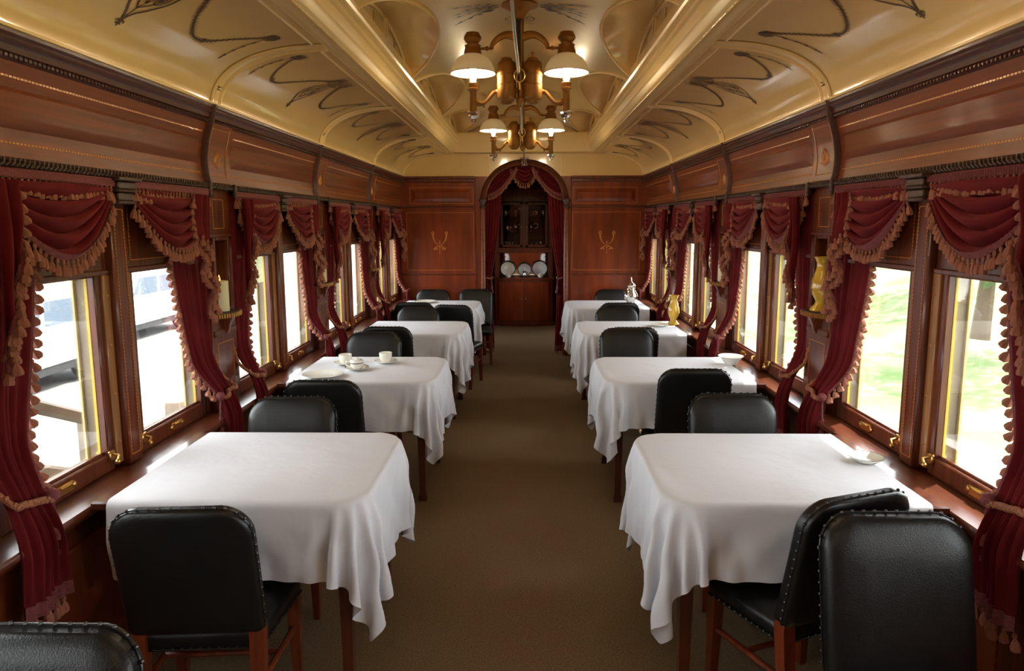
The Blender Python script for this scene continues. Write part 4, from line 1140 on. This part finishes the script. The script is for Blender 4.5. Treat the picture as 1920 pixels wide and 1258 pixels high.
ch = [
    ('black leather chair in the near left corner of the photo, only its top in view', -.94, 1.26, 180),
    ('black leather chair seen from behind at the nearest left table, its seat under the cloth', -.965, 1.86, 4),
    ('black leather chair facing us just beyond the nearest left table', -1.055, 3.10, 180),
    ('black leather chair seen from behind at the near side of the table with the cups', -1.03, 3.47, 0),
    ('black leather chair facing us beyond the table with the cups', -1.10, 5.02, 180),
    ('black leather chair seen from behind at the third left table behind another chair', -1.07, 5.32, 0),
    ('black leather chair facing us just beyond the third left table', -1.01, 6.575, 180),
    ('black leather chair seen from behind at the window end of the farthest left table', -1.12, 6.98, 0),
    ('black leather chair by the aisle, its legs in full view, at the farthest left table', -.70, 6.76, -8),
    ('black leather chair against the end wall at the window end of the farthest left table', -1.10, 8.31, 180),
    ('black leather chair against the end wall at the aisle end of the farthest left table', -.58, 8.345, 180),
    ('black leather chair turned askew under the front edge of the nearest right table', 1.04, 1.985, 21),
    ('black leather chair facing us with its whole back in view, at the lower right', 1.065, 1.835, 180),
    ('black leather chair facing us just beyond the nearest right table', 1.015, 3.18, 180),
    ('black leather chair seen from behind at the table with the china bowl', .985, 3.76, 0),
    ('black leather chair facing us just beyond the table with the china bowl', .81, 5.21, 180),
    ('black leather chair seen from behind at the table with the yellow glass vase', .87, 5.29, 0),
    ('black leather chair facing us just beyond the table with the yellow glass vase', .915, 6.575, 180),
    ('black leather chair seen from behind at the table with the silver pot', .99, 6.93, 3),
    ('black leather chair against the end wall behind the table with the silver pot', 1.08, 8.31, 180)]
c0 = None
for lab, x, yt, deg in ch:
    a = R(deg); bx, by = math.sin(a) * TOPOFF, -math.cos(a) * TOPOFF     # where the back's top lies from the origin
    loc = (x - bx, yt - by, 0)
    if c0 is None: c0 = make_chair(lab); c0.location = loc; c0.rotation_euler = (0, 0, a)
    else: dup(c0, loc, a, lab)
# ================================================================== CHINA ON THE TABLES
CZ = TZ + .008
def saucer(): return M().lathe([(.001, .006), (.03, .005), (.045, .009), (.073, .019), (.075, .019), (.074, .016), (.046, .004), (.03, 0), (.001, 0)], 36)
def cup_on_saucer(x, y, label, band=False, lid=False, h=.058, r=.042):
    t0 = thing('saucer', 'saucer under the ' + label.split(' standing')[0], 'saucer', (x, y, CZ), 0, 'saucers on the table with the cups')
    obj('saucer_body', saucer(), CHINA, t0)
    t = thing('cup', label, 'cup', (x, y, CZ + .0065), 0, 'cups')
    pr = [(.024, 0), (.026, .004), (r * .92, h * .3), (r, h * .6), (r * 1.02, h), (r * .96, h), (r * .93, h * .6), (r * .8, h * .2), (.001, h * .12)]
    obj('cup_body', M().lathe(pr, 36), CHINA, t)
    if band:
        obj('band', M().lathe([(r * 1.006, h * .72), (r * 1.022, h * .74), (r * 1.026, h * .80), (r * 1.01, h * .82)], 36, ring=True), CHINAB, t)
        obj('rim_band', M().lathe([(.0752, .0185), (.0756, .0202), (.070, .0192), (.0695, .0182)], 36, ring=True), CHINAB, t0)
    if lid: obj('lid', M().lathe([(r * 1.0, h), (r * .9, h + .006), (.014, h + .011), (.010, h + .014), (.012, h + .02), (.001, h + .022)], 30), CHINA, t)
    if not band: t.rotation_euler = (0, 0, -PI / 2)
    obj('handle', M().tube(cat_rom([(-r * .95, 0, h * .8), (-r * 1.5, 0, h * .85), (-r * 1.6, 0, h * .45), (-r * .9, 0, h * .25)], 6), .0048, 7), CHINA, t)
    return t
cup_on_saucer(-1.150, 4.385, 'plain white cup nearest the window standing on its saucer on the second left table', h=.062)
cup_on_saucer(-1.035, 4.225, 'lidded white cup with a dark band standing on its saucer, second left table', True, True, h=.052)
cup_on_saucer(-.895, 4.44, 'cream cup nearest the aisle standing on its saucer on the second left table', h=.064)
def plate(x, y, r, label, group, z=CZ, mt=None, h=.02, band=None):
    t = thing('plate', label, 'plate', (x, y, z), 0, group)
    obj('plate_body', plate_mesh(r, h), mt or CHINA, t)
    if band: obj('rim_band', M().lathe([(r * .97, h * .99), (r * 1.002, h + .0015), (r * 1.003, h), (r * .99, h - .002)], 36, ring=True), band, t)
    return t
plate(-1.195, 4.03, .122, 'large cream plate on the second left table in front of the cups', 'plates on the left tables')
plate(-1.135, 7.90, .125, 'cream plate on the farthest left table', 'plates on the left tables')
plate(1.225, 6.075, .088, 'small white plate beside the yellow glass vase on the third right table', 'plates on the right tables')
plate(1.355, 2.575, .064, 'small white dish with a dark rim on the nearest right table by the window', 'plates on the right tables', h=.022, band=STUD)
t = thing('bowl', 'white china bowl with a flared rim on the second right table by the window', 'bowl', (1.375, 4.41, CZ))
obj('bowl_body', M().lathe([(.035, 0), (.037, .006), (.05, .018), (.066, .040), (.072, .048), (.082, .055), (.081, .057), (.069, .051), (.06, .035), (.045, .016), (.001, .010)], 40), CHINA, t)
VASE = [(.001, 0), (.052, 0), (.054, .006), (.047, .016), (.032, .032), (.027, .042), (.030, .055), (.045, .08), (.053, .115), (.048, .155), (.036, .19), (.030, .215), (.030, .235), (.038, .255), (.046, .265), (.044, .267), (.034, .252), (.027, .232), (.028, .20), (.001, .19)]
def vase(x, y, z, label, k=1.0):
    t = thing('vase', label, 'vase', (x, y, z), 0, 'yellow glass vases')
    obj('vase_body', M().lathe([(r * k, h * k) for r, h in VASE], 32), YGL, t)
    q = M()
    for i, (dy, dz) in enumerate(((0, 0), (.006, .012), (-.006, .01), (.002, .022), (.008, -.008), (-.004, -.01))):
        q.ball((-.0505 * k if x > 0 else .0505 * k, dy * k, (.115 + dz) * k), .005, 6, 4, (.3, 1, 1))
    obj('painted_flower', q, STEN, t); return t
vase(1.375, 6.165, CZ, 'yellow glass vase standing on the third right table')
t = thing('silver_pot', 'tall silver coffee pot with a pointed lid on the farthest right table', 'coffee pot', (1.24, 7.80, CZ), R(65))
obj('body', M().lathe([(.001, 0), (.05, 0), (.055, .006), (.048, .016), (.06, .03), (.075, .055), (.08, .08), (.072, .115), (.052, .145), (.043, .17), (.044, .19), (.050, .205), (.001, .205)], 30), SILV, t)
obj('lid', M().lathe([(.05, .205), (.046, .215), (.03, .232), (.012, .245), (.007, .258), (.011, .268), (.006, .28), (.004, .30), (.001, .303)], 24), SILV, t)
obj('spout', M().tube(cat_rom([(-.06, 0, .07), (-.09, 0, .10), (-.10, 0, .15), (-.085, 0, .185)], 6), [.018 - .0006 * i for i in range(19)], 8), SILV, t)
obj('handle', M().tube(cat_rom([(.045, 0, .185), (.085, 0, .20), (.105, 0, .14), (.095, 0, .08), (.075, 0, .06)], 6), .007, 8), SILV, t)

# ================================================================== SHELVES, CANDLES
def shelf(s, y, label):
    t = thing('wall_shelf', label, 'shelf', (s * 1.532, y, 1.20), 0, 'small half-round pilaster shelves')
    m = M(); n = 14
    def hr(rx, ry, z): return [(-s * (.0 + rx * math.sin(PI * k / n)), ry * math.cos(PI * k / n), z) for k in range(n + 1)]
    m.loft([hr(.066, .122, 0), hr(.070, .128, .004), hr(.070, .128, .016), hr(.066, .124, .02)], cap=True); obj('shelf_top', m, CARV, t)
    b = M()
    for k in range(1, 22):
        a = PI * k / 22; b.tube([(-s * .071 * math.sin(a), .129 * math.cos(a), -.006), (-s * .071 * math.sin(a), .129 * math.cos(a), .016)], .007, 5)
    obj('reeded_edge', b, BRZ, t)
    m = M(); m.loft([hr(.058, .06, -.002), hr(.05, .05, -.02), hr(.035, .03, -.045), hr(.028, .024, -.075), hr(.012, .012, -.10)], cap=True); obj('bracket', m, MAH, t)
    return t
SO = ['first', 'second', 'third']
for s, side in SIDES:
    for k in range(3):
        y = Y0 + k * D + PW / 2
        top = 'a yellow glass vase' if (s > 0 and k == 0) else 'a candle'
        shelf(s, y, 'half-round dark shelf holding %s on the %s pilaster of the %s wall' % (top, SO[k], side))
        if s > 0 and k == 0: vase(s * 1.528, y - .03, 1.224, 'yellow glass vase standing on the first wall shelf on the right', 1.02); continue
        t = thing('candle', 'thick ivory candle on the shelf of the %s pilaster of the %s wall' % (SO[k], side), 'candle', (s * 1.532, y - .03, 1.224), 0, 'ivory candles on wall shelves')
        hh = .155
        obj('wax_pillar', M().lathe([(.001, 0), (.042, 0), (.043, .002), (.043, hh - .003), (.041, hh), (.034, hh - .004), (.001, hh - .007)], 28), WAX, t)
        obj('wick_flame', M().lathe([(.001, hh - .008), (.003, hh - .004), (.0065, hh + .008), (.0045, hh + .016), (.001, hh + .03)], 10), FLAME, t)

# ================================================================== OUTSIDE
gd = -1.25
struct('ground', M().grid(lambda u, v: (lerp(-45, 45, u), lerp(-30, 60, v), gd + .03 * math.sin(u * 40) * math.sin(v * 30)), 60, 60), GRAV)
m = M(); m.grid(lambda u, v: (lerp(4.6, 40, u), lerp(-14, 50, v), gd + .01 + 2.2 * smoothstep(.02, .5, u) + .10 * math.sin(u * 60 + v * 9) * math.sin(v * 44)), 80, 80)
struct('ground_bank', m, GRASS)
m = M(); m.grid(lambda u, v: (lerp(2.6, 4.7, u), lerp(-4, 9, v), gd + .02 + .03 * math.sin(u * 20 + 3) * math.sin(v * 31)), 24, 60)
struct('ground_verge', m, mat('green_grass', (.15, .25, .06), .95, var=.4, vscale=5, bump=1, bscale=30))
def tree(x, y, z, h, r, label):
    t = thing('tree', label, 'tree', (x, y, z), 0, 'trees beyond the track')
    obj('trunk', M().tube([(0, 0, 0), (.1, .05, h * .3), (0, .1, h * .7)], [.18, .13, .06], 8), BARK, t)
    q = M(); g = random.Random(int(x * 10 + y))
    for i in range(650):
        a = g.random() * 6.28; b = math.acos(g.uniform(-1, 1)); d = r * g.random() ** .4
        c = Vector((d * math.sin(b) * math.cos(a), d * math.sin(b) * math.sin(a), h * .62 + d * math.cos(b) * .8))
        n = Vector((g.gauss(0, 1), g.gauss(0, 1), g.gauss(0, 1))).normalized(); e = n.orthogonal().normalized() * .22; w = n.cross(e)
        q.add([tuple(c - e), tuple(c - w * .5), tuple(c + e), tuple(c + w * .5)], [(0, 1, 2, 3)])
    obj('foliage', q, LEAF, t, smooth=False)
for i, (x, y, h, r, lab) in enumerate(((9, 13.5, 4.4, 2.0, 'bushy green tree outside the nearer right windows'), (12, 21, 5, 2.6, 'green tree standing farther off outside the right windows'), (8, 18.5, 3.4, 1.5, 'low green tree outside the far right windows'))):
    tree(x, y, gd + .6, h, r, lab)
def car(x, y, label):
    t = thing('parked_car', label, 'car', (x, y, gd), 0, 'vehicles parked outside')
    side_ = [(-2.3, .42), (-2.32, .85), (-2.2, 1.02), (-1.2, 1.12), (-.75, 1.66), (1.6, 1.70), (2.15, 1.12), (2.3, 1.05), (2.32, .45)]
    m = M(); m.loft([[(-.86, q, z) for q, z in side_], [(-.78, q, z) for q, z in side_][0:0] or [(-.86, q, z) for q, z in side_], [(.86, q, z) for q, z in side_]], cap=True)
    obj('car_body', m, CARW, t, angle=20)
    g = M()
    for a, b, c, d in ((-1.08, -.70, .22, .18), (.30, .30, 1.18, 1.18)): pass
    for e in (-1, 1):
        g.add([(e * .866, -1.02, 1.14), (e * .866, .18, 1.14), (e * .866, .18, 1.58), (e * .866, -.66, 1.58)], [(0, 1, 2, 3)]); g.add([(e * .866, .28, 1.14), (e * .866, 1.85, 1.14), (e * .866, 1.5, 1.58), (e * .866, .28, 1.58)], [(0, 1, 2, 3)])
    obj('car_window', g, CARG, t, smooth=False)
    for e in (-1, 1):
        for yy in (-1.45, 1.4):
            w = obj('wheel', M().lathe([(.20, -.11), (.33, -.11), (.36, -.08), (.36, .08), (.33, .11), (.20, .11)], 28, (e * .80, yy, .36), 'x'), TYRE, t)
            h = M(); h.lathe([(.06, .10), (.06, .125), (.001, .125)], 14, (e * .80 - (.24 if e < 0 else 0) * 0, yy, .36), 'x')
            for k in range(6):
                a = k * PI / 3; h.tube([(e * .905, yy + .05 * math.cos(a), .36 + .05 * math.sin(a)), (e * .905, yy + .22 * math.cos(a), .36 + .22 * math.sin(a))], .032, 5)
            h.tube([(e * .90, yy + .22 * math.cos(2 * PI * i / 20), .36 + .22 * math.sin(2 * PI * i / 20)) for i in range(20)], .025, 5, closed=True)
            obj('wheel_rim', h, CARW, w)
    l = M(); l.box(-.84, .84, -2.2, 2.2, .28, .46); obj('underbody', l, TYRE, t)
car(-9.2, 11.3, 'white car parked on pale gravel outside the nearest left windows')
car(-10.5, 17.5, 'white car parked farther along, outside the second left window bay')
def post(m, x, y, z0, z1, w=.05): m.cbox(x - w, x + w, y - w, y + w, z0, z1, .01)
t = thing('step_railing', 'weathered timber step railing outside the nearest left window', 'railing', (0, 0, 0))
p0, p1 = Vector((-3.0, 3.9, .62)), Vector((-3.0, 5.15, .05))
for zz in (0, -.42): obj('rail', M().tube([tuple(p0 + Vector((0, 0, zz))), tuple(p1 + Vector((0, 0, zz)))], .045, 6), GREYW, t)
for k in (.0, .5, 1.0):
    q = p0.lerp(p1, k); m = M(); post(m, q.x, q.y, gd, q.z); obj('post', m, GREYW, t)
t = thing('hitching_post', 'short timber fence post with a rail, outside the farther of the nearest left windows', 'post', (-3.9, 7.4, gd))
m = M(); post(m, 0, 0, 0, .95, .09); obj('post_shaft', m, GREYW, t)
obj('rail', M().tube([(0, .05, .80), (0, 1.6, .86)], .05, 6), GREYW, t)

# ================================================================== LIGHT AND CAMERA
w = bpy.data.worlds.new('World'); sc.world = w; w.use_nodes = True
bg = w.node_tree.nodes['Background']; bg.inputs[0].default_value = (.93, .96, 1.0, 1); bg.inputs[1].default_value = 7.0
sun = bpy.data.lights.new('sun', 'SUN'); sun.energy = 16; sun.angle = R(.8); sun.color = (1, .95, .86)
so_ = bpy.data.objects.new('sun', sun); COL.objects.link(so_)
so_.rotation_euler = Vector((-.47, -.32, -1)).to_track_quat('-Z', 'Y').to_euler()
# light portals in the window openings: they only guide the sampling of the daylight
for s, _ in SIDES:
    for (a, b) in ALLB:
        l = bpy.data.lights.new('window_daylight', 'AREA'); l.shape = 'RECTANGLE'; l.size = .72; l.size_y = b - a; l.cycles.is_portal = True
        o = bpy.data.objects.new('window_daylight', l); COL.objects.link(o); o.location = (s * 1.68, (a + b) / 2, 1.14)
        o.rotation_euler = Vector((-s, 0, 0)).to_track_quat('-Z', 'Y').to_euler()
cam = bpy.data.cameras.new('camera'); co = bpy.data.objects.new('camera', cam); COL.objects.link(co)
cam.sensor_width = 36; cam.sensor_fit = 'HORIZONTAL'; cam.lens = 24.0; cam.shift_y = -39 / 1920; cam.clip_start = .05
th, yaw, roll = .1341, .0209, .0031
co.matrix_world = Matrix.Translation((.0385, 0, 1.67)) @ Matrix.Rotation(yaw, 4, 'Z') @ Matrix.Rotation(PI / 2 - th, 4, 'X') @ Matrix.Rotation(-roll, 4, 'Z')
sc.camera = co
sc.view_settings.view_transform = 'Standard'; sc.view_settings.look = 'None'; sc.view_settings.gamma = 1; sc.view_settings.exposure = 0.72
sc.view_settings.use_curve_mapping = False
c_ = sc.cycles
c_.use_denoising = True; c_.use_adaptive_sampling = True; c_.adaptive_threshold = .03; c_.max_bounces = 8; c_.diffuse_bounces = 4; c_.glossy_bounces = 4; c_.transmission_bounces = 5; c_.transparent_max_bounces = 12
c_.sample_clamp_indirect = 6; c_.caustics_reflective = False; c_.caustics_refractive = False
